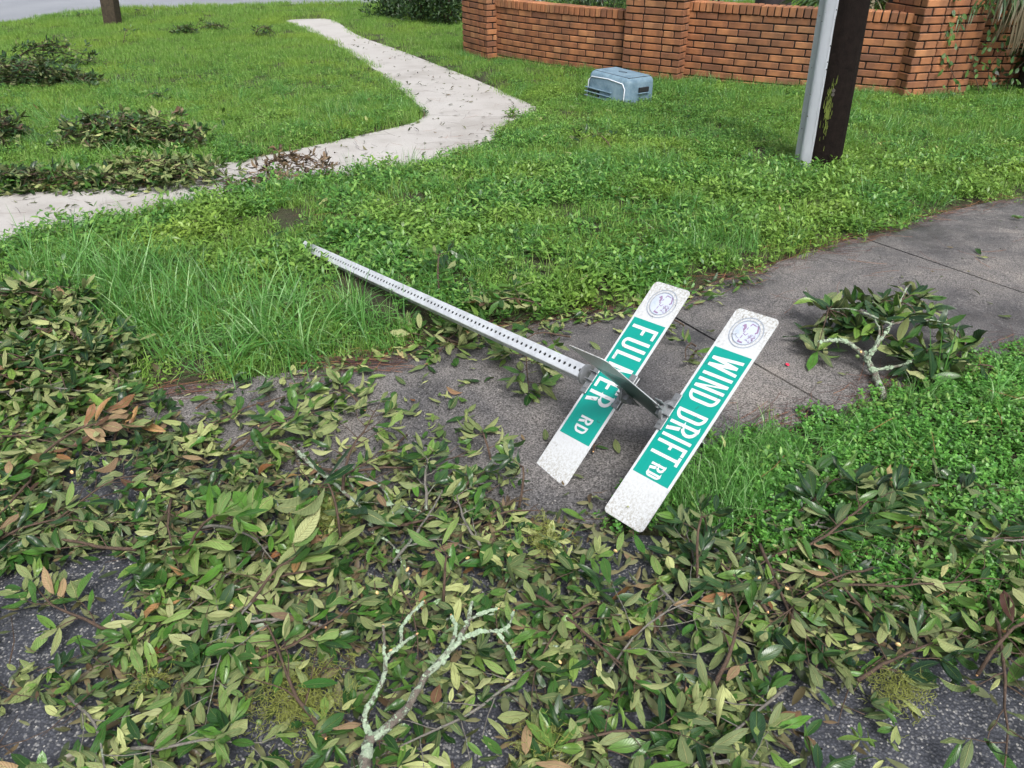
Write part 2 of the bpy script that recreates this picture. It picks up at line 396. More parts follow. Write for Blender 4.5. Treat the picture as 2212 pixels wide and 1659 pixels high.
def m_box():
    m, nt, b = new_mat('blue_grey_plastic'); k = NT(nt); p = k.pos()
    f = k.noise(7, 5, .65, vec=p); g = k.noise(45, 5, .7, vec=p)
    c = k.ramp(f, [(.3, (.09, .16, .22)), (.5, (.145, .235, .31)), (.7, (.22, .32, .39))])
    c = k.mix(k.math('MULTIPLY', k.ramp(g, [(.5, (0, 0, 0)), (.7, (1, 1, 1))]), .35), c, (.33, .40, .44))
    nt.links.new(c, b.inputs['Base Color']); b.inputs['Roughness'].default_value = .6; return m
M['box'] = m_box(); M['hollow_shade'] = simple('dark_inside', (.012, .015, .018), .9)  # near-black colour standing in for shade in the tube and slots
M['bush'] = leafy('bush_leaf', [(0, (.010, .028, .010)), (.6, (.022, .055, .018)), (1, (.05, .10, .03))], rough=.4, trans=.1, src='attr', veins=False)
M['palm'] = leafy('palm_leaf', [(0, (.02, .05, .02)), (1, (.06, .11, .035))], rough=.4, trans=.1, src='attr', veins=False)
M['palm_dry'] = leafy('dry_palm_leaf', [(0, (.10, .085, .05)), (1, (.24, .20, .13))], rough=.6, trans=.08, src='attr', veins=False)
M['palm_brown'] = leafy('brown_palm_leaf', [(0, (.16, .085, .045)), (1, (.30, .17, .09))], rough=.7, trans=.05, src='attr', veins=False)
M['vine'] = leafy('vine_leaf', [(0, (.02, .08, .015)), (1, (.09, .19, .035))], rough=.4, trans=.2)
M['tree_bark'] = m_bark('dark_tree_bark', (.03, .022, .026), None, .15)
M['red'] = simple('red_petal', (.65, .03, .08), .5)

# ------------------------------------------------------------------ mesh helpers
def mesh_np(name, V, Fc, mat=None, tint=None, uv=None, smooth_=False):
    me = bpy.data.meshes.new(name)
    V = np.asarray(V, np.float32); Fc = np.asarray(Fc, np.int32)
    k = Fc.shape[1]
    me.vertices.add(len(V)); me.vertices.foreach_set('co', V.ravel())
    me.loops.add(Fc.size); me.loops.foreach_set('vertex_index', Fc.ravel())
    me.polygons.add(len(Fc)); me.polygons.foreach_set('loop_start', np.arange(0, Fc.size, k, dtype=np.int32))
    try: me.polygons.foreach_set('loop_total', np.full(len(Fc), k, np.int32))
    except Exception: pass
    if smooth_: me.polygons.foreach_set('use_smooth', np.ones(len(Fc), bool))
    if tint is not None:
        a = me.attributes.new('tint', 'FLOAT', 'POINT'); a.data.foreach_set('value', np.asarray(tint, np.float32))
    if uv is not None:
        l = me.uv_layers.new(name='UVMap'); l.data.foreach_set('uv', np.asarray(uv, np.float32)[Fc.ravel()].ravel())
    if mat: me.materials.append(mat)
    me.update(calc_edges=True); me.validate()
    return me

def link(name, me, parent=None, M4=None, kind=None, label=None, cat=None, group=None):
    o = bpy.data.objects.new(name, me)
    COL.objects.link(o)
    if parent is not None: o.parent = parent
    if M4 is not None: o.matrix_basis = M4
    if kind: o['kind'] = kind
    if label: o['label'] = label
    if cat: o['category'] = cat
    if group: o['group'] = group
    return o

def thing(name, label, cat, loc=(0, 0, 0), group=None, rot=None):
    o = bpy.data.objects.new(name, None); COL.objects.link(o); o.empty_display_size = .1
    o.location = loc
    if rot is not None: o.rotation_euler = rot
    o['label'] = label; o['category'] = cat
    if group: o['group'] = group
    return o

def bm_mesh(name, bm, mat, smooth_=False):
    me = bpy.data.meshes.new(name); bmesh.ops.recalc_face_normals(bm, faces=bm.faces[:]); bm.to_mesh(me); bm.free()
    if mat: me.materials.append(mat)
    if smooth_: me.polygons.foreach_set('use_smooth', np.ones(len(me.polygons), bool))
    return me

def add_box(bm, c, s, rot=None):
    r = bmesh.ops.create_cube(bm, size=1.0)
    mt = Matrix.Translation(c) @ (rot.to_4x4() if rot is not None else Matrix.Identity(4)) @ Matrix.Diagonal((*s, 1))
    bmesh.ops.transform(bm, matrix=mt, verts=r['verts']); return r['verts']

def add_cyl(bm, c, r1, r2, h, axis='Z', seg=16, rot=None):
    q = bmesh.ops.create_cone(bm, cap_ends=True, segments=seg, radius1=r1, radius2=r2, depth=h)
    a = {'Z': Matrix.Identity(4), 'X': Matrix.Rotation(R(90), 4, 'Y'), 'Y': Matrix.Rotation(R(-90), 4, 'X')}[axis]
    bmesh.ops.transform(bm, matrix=Matrix.Translation(c) @ (rot.to_4x4() if rot is not None else Matrix.Identity(4)) @ a, verts=q['verts']); return q['verts']

def tubes(paths, seg=6):
    """paths: list of (Nx3 points, N radii) -> verts, quads"""
    VV = []; FF = []; base = 0
    for P, r in paths:
        P = np.asarray(P, float); r = np.asarray(r, float); n = len(P)
        T = np.gradient(P, axis=0); T /= np.linalg.norm(T, axis=1)[:, None] + 1e-9
        ref = np.where(np.abs(T[:, 2:3]) > .9, np.array([[1., 0, 0]]), np.array([[0, 0, 1.]]))
        A = np.cross(T, ref); A /= np.linalg.norm(A, axis=1)[:, None] + 1e-9; B = np.cross(T, A)
        th = np.arange(seg) / seg * 2 * math.pi
        ring = P[:, None, :] + r[:, None, None] * (np.cos(th)[None, :, None] * A[:, None, :] + np.sin(th)[None, :, None] * B[:, None, :])
        V = ring.reshape(-1, 3); V = np.vstack([V, P[-1] + T[-1] * r[-1] * .5, P[0] - T[0] * r[0] * .3])
        i = np.arange(n - 1)[:, None] * seg; j = np.arange(seg)[None, :]; j2 = (j + 1) % seg
        Fq = np.stack([i + j, i + j2, i + seg + j2, i + seg + j], -1).reshape(-1, 4)
        e = (n - 1) * seg; jj = np.arange(seg); jk = (jj + 1) % seg
        Fe = np.stack([e + jj, e + jk, np.full(seg, n * seg), np.full(seg, n * seg)], -1)
        Fs = np.stack([jk, jj, np.full(seg, n * seg + 1), np.full(seg, n * seg + 1)], -1)
        VV.append(V); tr = np.vstack([Fq[:, [0, 1, 2]], Fq[:, [0, 2, 3]], Fe[:, :3], Fs[:, :3]])
        FF.append(tr + base); base += len(V)
    return np.vstack(VV), np.vstack(FF)

def sheet(name, P, zoff, mat, step=.25, thick=.06, wob=0):
    """a slab: top follows the ground, sides go down"""
    P = np.asarray(P); n = len(P)
    lo = P.min(0); hi = P.max(0); step = max(step, (hi - lo).max() / 90)
    gx, gy = np.meshgrid(np.arange(lo[0], hi[0], step), np.arange(lo[1], hi[1], step)); q = np.stack([gx.ravel(), gy.ravel()], 1)
    q = q[inside(P, q)]; q = q[edge_dist(P, q) > step * .4] if len(q) else q
    pts = [Vector(p) for p in P] + [Vector(p) for p in q]
    r = delaunay_2d_cdt(pts, [(i, (i + 1) % n) for i in range(n)], [], 1, 1e-5)
    vs = np.array([list(v) for v in r[0]]); fs = [f for f in r[2] if len(f) == 3]
    z = gz(vs[:, 1]) + zoff
    V = np.column_stack([vs, z]); F_ = np.array(fs)
    V2 = [V]; bi = np.arange(n)
    Pz = np.column_stack([P, gz(P[:, 1]) + zoff]); Pb = Pz - [0, 0, thick]
    base = len(V); V2 += [Pz, Pb]
    i = np.arange(n); j = (i + 1) % n
    S = np.vstack([np.stack([base + i, base + n + i, base + n + j], 1), np.stack([base + i, base + n + j, base + j], 1)])
    return mesh_np(name, np.vstack(V2), np.vstack([F_, S]), mat)

# ------------------------------------------------------------------ ground, roads, slabs
xs = np.concatenate([np.array([-250, -120, -60, -35, -22, -16]), np.arange(-12, -6, .25), np.arange(-6, 7, .07), np.arange(7, 12, .25), np.array([16, 22, 35, 60, 120, 250])])
ys = np.concatenate([np.array([-60, -20, -8, -4, -2, -1]), np.arange(0, 12, .07), np.arange(12, 22, .2), np.array([24, 28, 34, 45, 70, 120, 250, 450])])
gx, gy = np.meshgrid(xs, ys); gp = np.stack([gx.ravel(), gy.ravel()], 1)
zz, ins_, _d = lawn_height(gp)
nx, ny = len(xs), len(ys); ii = np.arange(ny - 1)[:, None] * nx + np.arange(nx - 1)[None, :]
Fg = np.stack([ii, ii + 1, ii + nx + 1, ii + nx], -1).reshape(-1, 4)
link('ground', mesh_np('ground', np.column_stack([gp, zz]), Fg, M['soil'], smooth_=True), kind='structure')
link('street', sheet('street', ASPH, .004, M['asphalt'], .15), kind='structure')
link('far_road', sheet('far_road', ROAD, .012, M['road'], .8), kind='structure')

def clip(P, a, b, side, gap):
    """keep the side of the line a-b, leaving a gap"""
    a = np.array(a[:2]); b = np.array(b[:2]); d = (b - a) / np.linalg.norm(b - a); nrm = np.array([-d[1], d[0]]) * side
    f = lambda p: (p - a) @ nrm - gap
    out = []
    for i in range(len(P)):
        p, q = P[i], P[(i + 1) % len(P)]; fp, fq = f(p), f(q)
        if fp >= 0: out.append(p)
        if (fp >= 0) != (fq >= 0): out.append(p + (q - p) * fp / (fp - fq))
    return np.array(out)

def panels(name, P, lines, zoff, mat, gap, **kw):
    root = bpy.data.objects.new(name, None); COL.objects.link(root); root['kind'] = 'structure'
    rest = P
    for a, b in lines:
        A = clip(rest, a, b, 1, gap); B = clip(rest, a, b, -1, gap)
        if len(A) > 2: link('panel', sheet('panel', A, zoff, mat, **kw), root)
        rest = B
    if len(rest) > 2: link('panel', sheet('panel', rest, zoff, mat, **kw), root)
    return root
# driveway joints, ordered from the far right towards the left; each line leaves the far part as one panel
panels('driveway', DRIVE, [(G(1845, 516), G(2212, 641)), (G(1432, 680), G(1788, 888))], .022, M['drive'], .006, step=.12)
wl_lines = [(G(905, 262), G(1060, 290)), (G(760, 303), G(880, 352)), (G(470, 365), G(560, 402)), (G(160, 414), G(240, 452))]
# sidewalk: straight cross joints
panels('sidewalk', WALK, [(G(1180, 262), G(860, 252)), (G(890, 372), G(740, 290)), (G(560, 425), G(440, 350)), (G(140, 500), G(40, 400))], .026, M['walk'], .007, step=.3)

# ------------------------------------------------------------------ brick walls
def brick_mesh(L, Hh, D, bev=.006, jit=0):
    bm = bmesh.new(); add_box(bm, (0, 0, 0), (L, D, Hh))
    bmesh.ops.bevel(bm, geom=[e for e in bm.edges], offset=bev, segments=1, affect='EDGES')
    for v in bm.verts: v.co += Vector([random.uniform(-jit, jit) for _ in range(3)])
    return bm_mesh('brick', bm, M['brick'])
BL, BH = .254, .0765; JT = .0135
BR = [brick_mesh(BL - JT, BH - JT, .09, .005, .0012) for _ in range(4)]
BHALF = [brick_mesh(.118 - JT * .3, BH - JT, .09, .005, .0012) for _ in range(2)]
ROWL = [brick_mesh(.074 - .010, .098, .20, .006, .0015) for _ in range(4)]
def place_brick(me, root, p, dx, z, tilt=0, scx=1):
    a = math.atan2(dx[1], dx[0]) + random.gauss(0, .006)
    m4 = Matrix.Translation(Vector((p[0], p[1], z)) - Vector(root.location)) @ Matrix.Rotation(a, 4, 'Z') @ Matrix.Rotation(random.gauss(0, .004) + tilt, 4, 'X')
    if scx != 1: m4 = m4 @ Matrix.Diagonal((scx, 1, 1, 1))
    link('brick', me, root, m4)

def arc(P, n=60):
    P = np.array(P, float); t = np.linspace(0, 1, n)[:, None]
    if len(P) == 3: Q = (1 - t) ** 2 * P[0] + 2 * t * (1 - t) * P[1] + t * t * P[2]
    else: Q = P[0] * (1 - t) + P[1] * t
    s = np.concatenate([[0], np.cumsum(np.hypot(*np.diff(Q, axis=0).T))])
    def at(d):
        d = min(max(d, 0), s[-1] - 1e-6); i = np.searchsorted(s, d, side='right') - 1; f = (d - s[i]) / (s[i + 1] - s[i] + 1e-9)
        dr = Q[i + 1] - Q[i]; return Q[i] * (1 - f) + Q[i + 1] * f, dr / np.hypot(*dr)
    return at, s[-1]

def brick_wall(P, label, z0, courses, cap=True):
    at, L = arc(P); p0 = at(0)[0]
    root = thing('brick_wall', label, 'wall', (p0[0], p0[1], z0))
    for c in range(courses):
        z = z0 + (c + .5) * BH; d = -(BL / 2) * (c % 2)
        while d < L - .03:
            a, b = max(d, 0), min(d + BL, L)
            if b - a > .05:
                p, dr = at((a + b) / 2); bk = np.array([-dr[1], dr[0]])
                full = b - a > BL * .9
                me = random.choice(BR if full else BHALF)
                s = 1 if full else (b - a - JT) / (.118 - JT * .3)
                place_brick(me, root, p + bk * (.045 + random.gauss(0, .0015)), dr, z, scx=s)
            d += BL
    ztop = z0 + courses * BH
    if cap:
        n = int(L / .0765)
        for i in range(n):
            p, dr = at((i + .5) * L / n); bk = np.array([-dr[1], dr[0]])
            place_brick(random.choice(ROWL), root, p + bk * (.085 + random.gauss(0, .002)), dr, ztop + .052 + random.gauss(0, .0015))
    # mortar core
    n = 30; V = []; F_ = []
    for i in range(n):
        p, dr = at(L * i / (n - 1)); bk = np.array([-dr[1], dr[0]])
        f = p + bk * .012; g = p + bk * .19
        for q, z in ((f, z0 - .25), (f, ztop + (.088 if cap else 0)), (g, ztop + (.088 if cap else 0)), (g, z0 - .25)): V.append((q[0] - p0[0], q[1] - p0[1], z - z0))
    for i in range(n - 1):
        for j in range(4): F_.append((i * 4 + j, i * 4 + (j + 1) % 4, i * 4 + 4 + (j + 1) % 4, i * 4 + 4 + j))
    F_ += [(0, 1, 2, 3), ((n - 1) * 4 + 3, (n - 1) * 4 + 2, (n - 1) * 4 + 1, (n - 1) * 4)]
    link('mortar', mesh_np('mortar', V, F_, M['mortar']), root)
    return root

def brick_pillar(corner, d, wdt, dep, courses, label, z0):
    """corner = front left corner, d = unit direction of the front face"""
    d = np.array(d) / np.hypot(*d); bk = np.array([-d[1], d[0]])
    root = thing('brick_pillar', label, 'pillar', (corner[0], corner[1], z0))
    C = np.array(corner)
    cs = [C, C + d * wdt, C + d * wdt + bk * dep, C + bk * dep]
    for c in range(courses):
        z = z0 + (c + .5) * BH
        for s in range(4):
            a = cs[s]; b = cs[(s + 1) % 4]; dr = (b - a) / np.hypot(*(b - a)); nb = np.array([-dr[1], dr[0]]); Ls = np.hypot(*(b - a))
            own = (c + s) % 2 == 0           # this side's bricks run through the corner on alternate courses
            st, en = (0, Ls) if own else (.098, Ls - .098)
            if s == 2 : continue
            nb_ = max(1, round((en - st) / BL)); w_ = (en - st) / nb_
            cuts = [st + w_ * i for i in range(nb_ + 1)]
            if not own and nb_ >= 2: cuts = [st, st + w_ * .5] + [st + w_ * (i + .5) for i in range(1, nb_)] + [en]
            for q0, q1 in zip(cuts[:-1], cuts[1:]):
                m_ = (q0 + q1) / 2; p = a + dr * m_ + nb * (.045 + random.gauss(0, .0015)); wd = q1 - q0
                me = random.choice(BR if wd > .17 else BHALF); nat = (BL if wd > .17 else .118 + JT * .7)
                place_brick(me, root, p, dr, z, scx=(wd - JT) / (nat - JT))
    bm = bmesh.new(); ctr = (cs[0] + cs[2]) / 2 - C
    add_box(bm, (ctr[0], ctr[1], courses * BH / 2 - .12), (wdt - .03, dep - .03, courses * BH + .24 - .02), Matrix.Rotation(math.atan2(d[1], d[0]), 3, 'Z'))
    link('mortar', bm_mesh('mortar', bm, M['mortar']), root)
    bm = bmesh.new(); add_box(bm, (ctr[0], ctr[1], courses * BH + .035), (wdt + .05, dep + .05, .07), Matrix.Rotation(math.atan2(d[1], d[0]), 3, 'Z'))
    bmesh.ops.bevel(bm, geom=bm.edges[:], offset=.01, segments=2, affect='EDGES')
    link('cap_slab', bm_mesh('cap_slab', bm, M['brick']), root)
    return root

PL = np.array([-.72, 12.1]); PLr = np.array([-.365, 11.52]); dl = (PLr - PL) / np.hypot(*(PLr - PL)); bl = np.array([-dl[1], dl[0]])
PM = G(1340, 176)[:2]; PMr = G(1453, 187)[:2]; dm = (PMr - PM) / np.hypot(*(PMr - PM)); bk_m = np.array([-dm[1], dm[0]])
PR = G(1947, 226)[:2]; PRr = G(2106, 218)[:2]; dr_ = (PRr - PR) / np.hypot(*(PRr - PR)); bk_r = np.array([-dr_[1], dr_[0]])
zw = lambda p: float(gz(p[1])) - .0
brick_pillar(PL, dl, .72, .55, 17, 'slim left brick pillar beside the dark bushes', zw(PLr))
brick_pillar(PM, dm, .74, .72, 18, 'middle brick pillar right behind the blue-grey plastic box', zw(PM))
brick_pillar(PR, dr_, .77, .62, 19, 'right brick pillar overgrown with a green vine', zw(PR))
a0 = PLr + bl * .15; a2 = PM + bk_m * .13
brick_wall([a0, (a0 + a2) / 2 + np.array([-.14, -.18]), a2], 'curved low brick wall section behind the blue-grey box, left of the middle pillar', zw(PM) - .01, 9)
b0 = PMr + bk_m * .17; b2 = PR + bk_r * .15 + dr_ * .02
b1 = G(1640, 197)[:2]
brick_wall([b0, b1 + np.array([0, -.12]), b2], 'long low brick wall section behind the leaning utility pole', zw(PR) - .01, 10)
c0 = PRr + bk_r * .40
brick_wall([c0, c0 + np.array([2.6, .15])], 'shaded brick wall behind the hanging palm frond, right of the vine-grown pillar', zw(PR) - .01, 16)

# ------------------------------------------------------------------ leaf meshes
def leaf_mesh(L, W, curl, fold, twist=0, obov=.0, n=6, mat=None, name='leaf', wave=0.0):
    """broad lance-shaped leaf lying along +X, upper face +Z"""
    V = []; UV = []
    for i in range(n + 1):
        t = i / n
        wd = W * (math.sin(math.pi * min(1, t ** (1.0 + obov) * .96 + .03)) ** .75) * (1 if 0 < i < n else .04) / 2
        x = L * t; z = curl * L * (t * t - t * .3) ; a = twist * t
        for s in (-1, 0, 1):
            yy = s * wd; h = abs(s) * fold * wd + wave * L * .04 * math.sin(t * 9 + s)
            V.append((x, yy * math.cos(a), z + h + yy * math.sin(a))); UV.append((.5 + s * .5, t))
    F_ = []
    for i in range(n):
        b = i * 3
        F_ += [(b, b + 3, b + 4, b + 1), (b + 1, b + 4, b + 5, b + 2)]
    return V, F_, UV

def mk_leaf(mat, name='leaf', **k):
    V, F_, UV = leaf_mesh(**k); return mesh_np(name, V, F_, mat, uv=UV, smooth_=True)
LSH = [dict(L=1, W=.29, curl=.10, fold=.25, twist=.2), dict(L=1, W=.33, curl=-.12, fold=.2, twist=-.3, obov=.25), dict(L=1, W=.26, curl=.18, fold=.35, wave=1),
       dict(L=1, W=.36, curl=-.08, fold=.12, obov=.4, wave=.6), dict(L=1, W=.30, curl=-.22, fold=.3, twist=.4), dict(L=1, W=.24, curl=.05, fold=.15, wave=.8, twist=-.2),
       dict(L=1, W=.34, curl=.28, fold=.25, twist=.5, obov=.2), dict(L=1, W=.31, curl=.0, fold=.05, obov=.3, wave=1),
       dict(L=1, W=.22, curl=.50, fold=.5, twist=.9, wave=1), dict(L=1, W=.30, curl=-.45, fold=.7, twist=-.8, obov=.5), dict(L=1, W=.40, curl=.15, fold=.9, wave=1.6, obov=.6), dict(L=1, W=.27, curl=.3, fold=.1, twist=1.3, wave=1.5)]
LEAF = {k: [mk_leaf(M[k], **s) for s in LSH] for k in ('leaf', 'leaf_dark', 'leaf_fresh', 'leaf_brown', 'leaf_dead', 'vine')}
LNP = [tuple(np.array(a, float) if i != 1 else np.array(a) for i, a in enumerate(leaf_mesh(**s))) for s in LSH]

def frame(dirv, up, flip=False):
    x = Vector(dirv).normalized(); z = Vector(up); z = (z - x * z.dot(x)).normalized(); 
    if flip: z = -z
    y = z.cross(x); m = Matrix((x, y, z)).transposed(); return m.to_4x4()

def surface_z(x, y):
    q = np.array([[x, y]]); z, i, d = lawn_height(q)
    return float(gz(y)) + (.024 if i[0] else .0) if i[0] else float(z[0])

def gen_branch(p0, ang, length, r0, kind, nleaf, lsize, label, base_h=.02, lift=.05, name='fallen_branch', stem_mat='bark', side=1.0, group=None, leafmix=None, cat='branch',
               flipp=.55, spread=1.0, path=None, seed=None, dry=False, maxn=300, tiltup=0.15, snap=True, hump=0.0):
    """a broken branch: stem, side twigs and leaves, every leaf its own object"""
    rg = random.Random(seed if seed is not None else random.random())
    x, y = p0[0], p0[1]; z0 = surface_z(x, y)
    root = thing(name, label, cat, (x, y, z0), group)
    n = 9; P = [np.array([x, y, z0 + base_h])]; a = ang; bend = rg.uniform(-.12, .12)
    if path is None:
        for i in range(n):
            a += bend + rg.gauss(0, .10); st = length / n
            q = P[-1] + np.array([math.cos(a) * st, math.sin(a) * st, 0]); f = (i + 1) / n
            q[2] = surface_z(q[0], q[1]) + base_h + lift * math.sin(math.pi * min(1, f * 1.1)) + rg.gauss(0, .003) + hump * math.sin(math.pi * f)
            P.append(q)
    else:
        P = [np.array(q) for q in path]; n = len(P) - 1
    P = np.array(P); rad = np.linspace(r0, r0 * .25, len(P))
    paths = [(P, rad)]; tips = []
    ns = max(2, int(length / .055 * side))
    for k in range(ns):
        f = .15 + .8 * k / ns + rg.uniform(-.03, .03); f = min(max(f, .05), .97)
        i = min(int(f * n), n - 1); g = f * n - i; q = P[i] * (1 - g) + P[i + 1] * g
        d = P[i + 1] - P[i]; d /= np.linalg.norm(d) + 1e-9; s = 1 if k % 2 else -1
        ta = math.atan2(d[1], d[0]) + s * rg.uniform(.45, 1.15)
        tl = length * rg.uniform(.14, .34) * (1.15 - f * .7); tl = min(max(tl, .04), .30)
        el = rg.uniform(-.15, tiltup + .25) if lift > .02 else rg.uniform(-.1, .15)
        tw = [q]
        for j in range(4):
            ta += rg.gauss(0, .15); st = tl / 4
            qq = tw[-1] + np.array([math.cos(ta) * st * math.cos(el), math.sin(ta) * st * math.cos(el), math.sin(el) * st])
            qq[2] = max(qq[2], surface_z(qq[0], qq[1]) + .008); tw.append(qq)
        paths.append((np.array(tw), np.linspace(r0 * .45 * (1 - f * .5), max(.0009, r0 * .12), 5)))
        tips.append((np.array(tw), ta))
    tips.append((P[-5:], math.atan2(*(P[-1] - P[-2])[[1, 0]])))
    V, F_ = tubes(paths, 5 if r0 < .008 else 8)
    if r0 > .007: V = V + rng.normal(0, r0 * .07, V.shape)
    link('stem', mesh_np('stem', V - np.array([x, y, z0]), F_, M[stem_mat], smooth_=True), root)
    if snap and r0 > .004:
        dd = P[0] - P[1]; dd /= np.linalg.norm(dd); V, F_ = tubes([(np.array([P[0] - dd * .004, P[0] + dd * r0 * .7]), [r0 * .82, r0 * .5])], 7)
        link('snapped_end', mesh_np('snapped_end', V - np.array([x, y, z0]), F_, M['snap']), root)
    cnt = 0; per = max(3, nleaf // len(tips))
    kinds = leafmix or [(kind, 1)]
    for tw, ta in tips:
        for j in range(per):
            if cnt >= min(nleaf, maxn): break
            if j < per * .6: q = tw[-1] + np.array([rg.gauss(0, .004) for _ in range(3)]); sp = rg.choice((-1, 1)) * rg.uniform(.1, 1.25) * spread
            else:
                f = rg.uniform(.25, .95) * (len(tw) - 1); i = int(f); q = tw[i] * (1 - f + i) + tw[min(i + 1, len(tw) - 1)] * (f - i); sp = rg.choice((-1, 1)) * rg.uniform(.5, 1.2) * spread
            aa = ta + sp; pit = rg.gauss(tiltup, .28)
            L = lsize * rg.uniform(.65, 1.2)
            zs = surface_z(q[0] + math.cos(aa) * L, q[1] + math.sin(aa) * L) + .006
            if q[2] + L * math.sin(pit) < zs: pit = math.asin(max(-1, min(1, (zs - q[2]) / L)))
            dv = (math.cos(aa) * math.cos(pit), math.sin(aa) * math.cos(pit), math.sin(pit))
            up = Vector((rg.gauss(0, .33), rg.gauss(0, .33), 1)); flip = rg.random() < flipp
            if 1 < q[1] < 3.2 and in_sign_zone(np.array([[q[0], q[1]], [q[0] + dv[0] * L, q[1] + dv[1] * L]])).any(): continue
            kd = rg.choices([c[0] for c in kinds], [c[1] for c in kinds])[0]
            me = rg.choice(LEAF[kd]); ws = rg.uniform(.8, 1.15) * (.65 if dry else 1)
            m4 = Matrix.Translation(Vector(q) - Vector((x, y, z0))) @ frame(dv, up, flip) @ Matrix.Diagonal((L, L * ws, L * (1.6 if dry else 1), 1))
            link('leaf', me, root, m4); cnt += 1
    return root, P

# ------------------------------------------------------------------ tufts for the grass and the ground cover (sources stay out of the scene)
def coll(name, meshes):
    c = bpy.data.collections.new(name)
    for i, me in enumerate(meshes):
        o = bpy.data.objects.new('%s_%02d' % (name, i), me); c.objects.link(o)
    return c

def blades(n, rad, h0, h1, wd, lean, seg=3, mat=None, arch=1.0, name='tuft'):
    V = []; F_ = []; T = []
    r = rad * np.sqrt(rng.random(n)); th = rng.random(n) * 6.283
    for i in range(n):
        bx, by = r[i] * math.cos(th[i]), r[i] * math.sin(th[i]); h = rng.uniform(h0, h1); a = rng.uniform(0, 6.283); le = abs(rng.normal(0, lean)); w_ = wd * rng.uniform(.6, 1.3)
        dx, dy = math.cos(a), math.sin(a); px, py = -dy, dx; b = len(V); t_ = rng.random()
        pa = rng.uniform(-.8, .8); px, py = px * math.cos(pa) - py * math.sin(pa), px * math.sin(pa) + py * math.cos(pa)
        x = z = 0; el = math.pi / 2 - le * .35
        for s in range(seg + 1):
            f = s / seg; ww = w_ * (1 - f ** 1.6) + .0002
            V += [(bx + dx * x - px * ww / 2, by + dy * x - py * ww / 2, z), (bx + dx * x + px * ww / 2, by + dy * x + py * ww / 2, z)]; T += [t_, t_]
            x += math.cos(el) * h / seg; z += math.sin(el) * h / seg; el -= le * arch * 1.6 / seg
            if s < seg: q = b + s * 2; F_.append((q, q + 1, q + 3, q + 2))
    return mesh_np(name, V, F_, mat, tint=T, smooth_=True)

def weeds(n, rad, h0, h1, ll, lw, nl, mat, name='weed_tuft', whorl=2):
    V = []; F_ = []; T = []
    for i in range(n):
        r = rad * math.sqrt(rng.random()); th = rng.random() * 6.283; base = np.array([r * math.cos(th), r * math.sin(th), 0.])
        h = rng.uniform(h0, h1); le = rng.uniform(0, .8); a = rng.random() * 6.283; ax = np.array([math.cos(a) * math.sin(le), math.sin(a) * math.sin(le), math.cos(le)]); t0 = rng.random()
        for j in range(nl):
            f = (j + 1) / nl; p = base + ax * h * f
            for s in range(whorl):
                la = a + (j * 1.57 + s * 6.283 / whorl) + rng.normal(0, .3); el = rng.uniform(-.1, .8) * (1 if j < nl - 1 else 1.2)
                d = np.array([math.cos(la) * math.cos(el), math.sin(la) * math.cos(el), math.sin(el)]); L = ll * rng.uniform(.6, 1.2) * (.8 + .3 * (1 - f)); W = lw * rng.uniform(.7, 1.2)
                sd = np.array([-math.sin(la), math.cos(la), rng.normal(0, .3)]); up = np.array([0, 0, 1.])
                b = len(V)
                pts = [p, p + d * L * .35 + sd * W / 2 + up * W * .12, p + d * L * .35 - sd * W / 2 + up * W * .12, p + d * L * .75 + sd * W * .34 + up * (W * .05 - L * .04), p + d * L * .75 - sd * W * .34 + up * (W * .05 - L * .04), p + d * L - up * L * .14, p + d * L * .5]
                V += [tuple(q) for q in pts]; t_ = (t0 + rng.normal(0, .12)) % 1; T += [t_] * 7
                F_ += [(b, b + 6, b + 1), (b, b + 2, b + 6), (b + 1, b + 6, b + 3), (b + 2, b + 4, b + 6), (b + 3, b + 6, b + 5), (b + 6, b + 4, b + 5)]
    return mesh_np(name, V, F_, mat, tint=T, smooth_=True)

def scatter(name, P, rot, scl, idx, collection, kind='stuff'):
    me = bpy.data.meshes.new(name); me.vertices.add(len(P)); me.vertices.foreach_set('co', np.asarray(P, np.float32).ravel())
    a = me.attributes.new('rot', 'FLOAT_VECTOR', 'POINT'); a.data.foreach_set('vector', np.asarray(rot, np.float32).ravel())
    a = me.attributes.new('scl', 'FLOAT', 'POINT'); a.data.foreach_set('value', np.asarray(scl, np.float32))
    a = me.attributes.new('idx', 'INT', 'POINT'); a.data.foreach_set('value', np.asarray(idx, np.int32))
    o = link(name, me, kind=kind)
    ng = bpy.data.node_groups.new(name, 'GeometryNodeTree')
    ng.interface.new_socket('Geometry', in_out='INPUT', socket_type='NodeSocketGeometry'); ng.interface.new_socket('Geometry', in_out='OUTPUT', socket_type='NodeSocketGeometry')
    N = ng.nodes; gi = N.new('NodeGroupInput'); go = N.new('NodeGroupOutput'); ip = N.new('GeometryNodeInstanceOnPoints'); ci = N.new('GeometryNodeCollectionInfo')
    ci.inputs['Collection'].default_value = collection; ci.inputs['Separate Children'].default_value = True; ci.inputs['Reset Children'].default_value = True
    def attr(nm, t):
        q = N.new('GeometryNodeInputNamedAttribute'); q.data_type = t; q.inputs['Name'].default_value = nm; return q.outputs['Attribute']
    e2r = N.new('FunctionNodeEulerToRotation'); L = ng.links
    L.new(attr('rot', 'FLOAT_VECTOR'), e2r.inputs[0]); L.new(e2r.outputs[0], ip.inputs['Rotation'])
    L.new(gi.outputs[0], ip.inputs['Points']); L.new(ci.outputs[0], ip.inputs['Instance']); ip.inputs['Pick Instance'].default_value = True
    L.new(attr('idx', 'INT'), ip.inputs['Instance Index']); L.new(attr('scl', 'FLOAT'), ip.inputs['Scale'])
    L.new(ip.outputs[0], go.inputs[0])
    md = o.modifiers.new('scatter', 'NODES'); md.node_group = ng
    return o

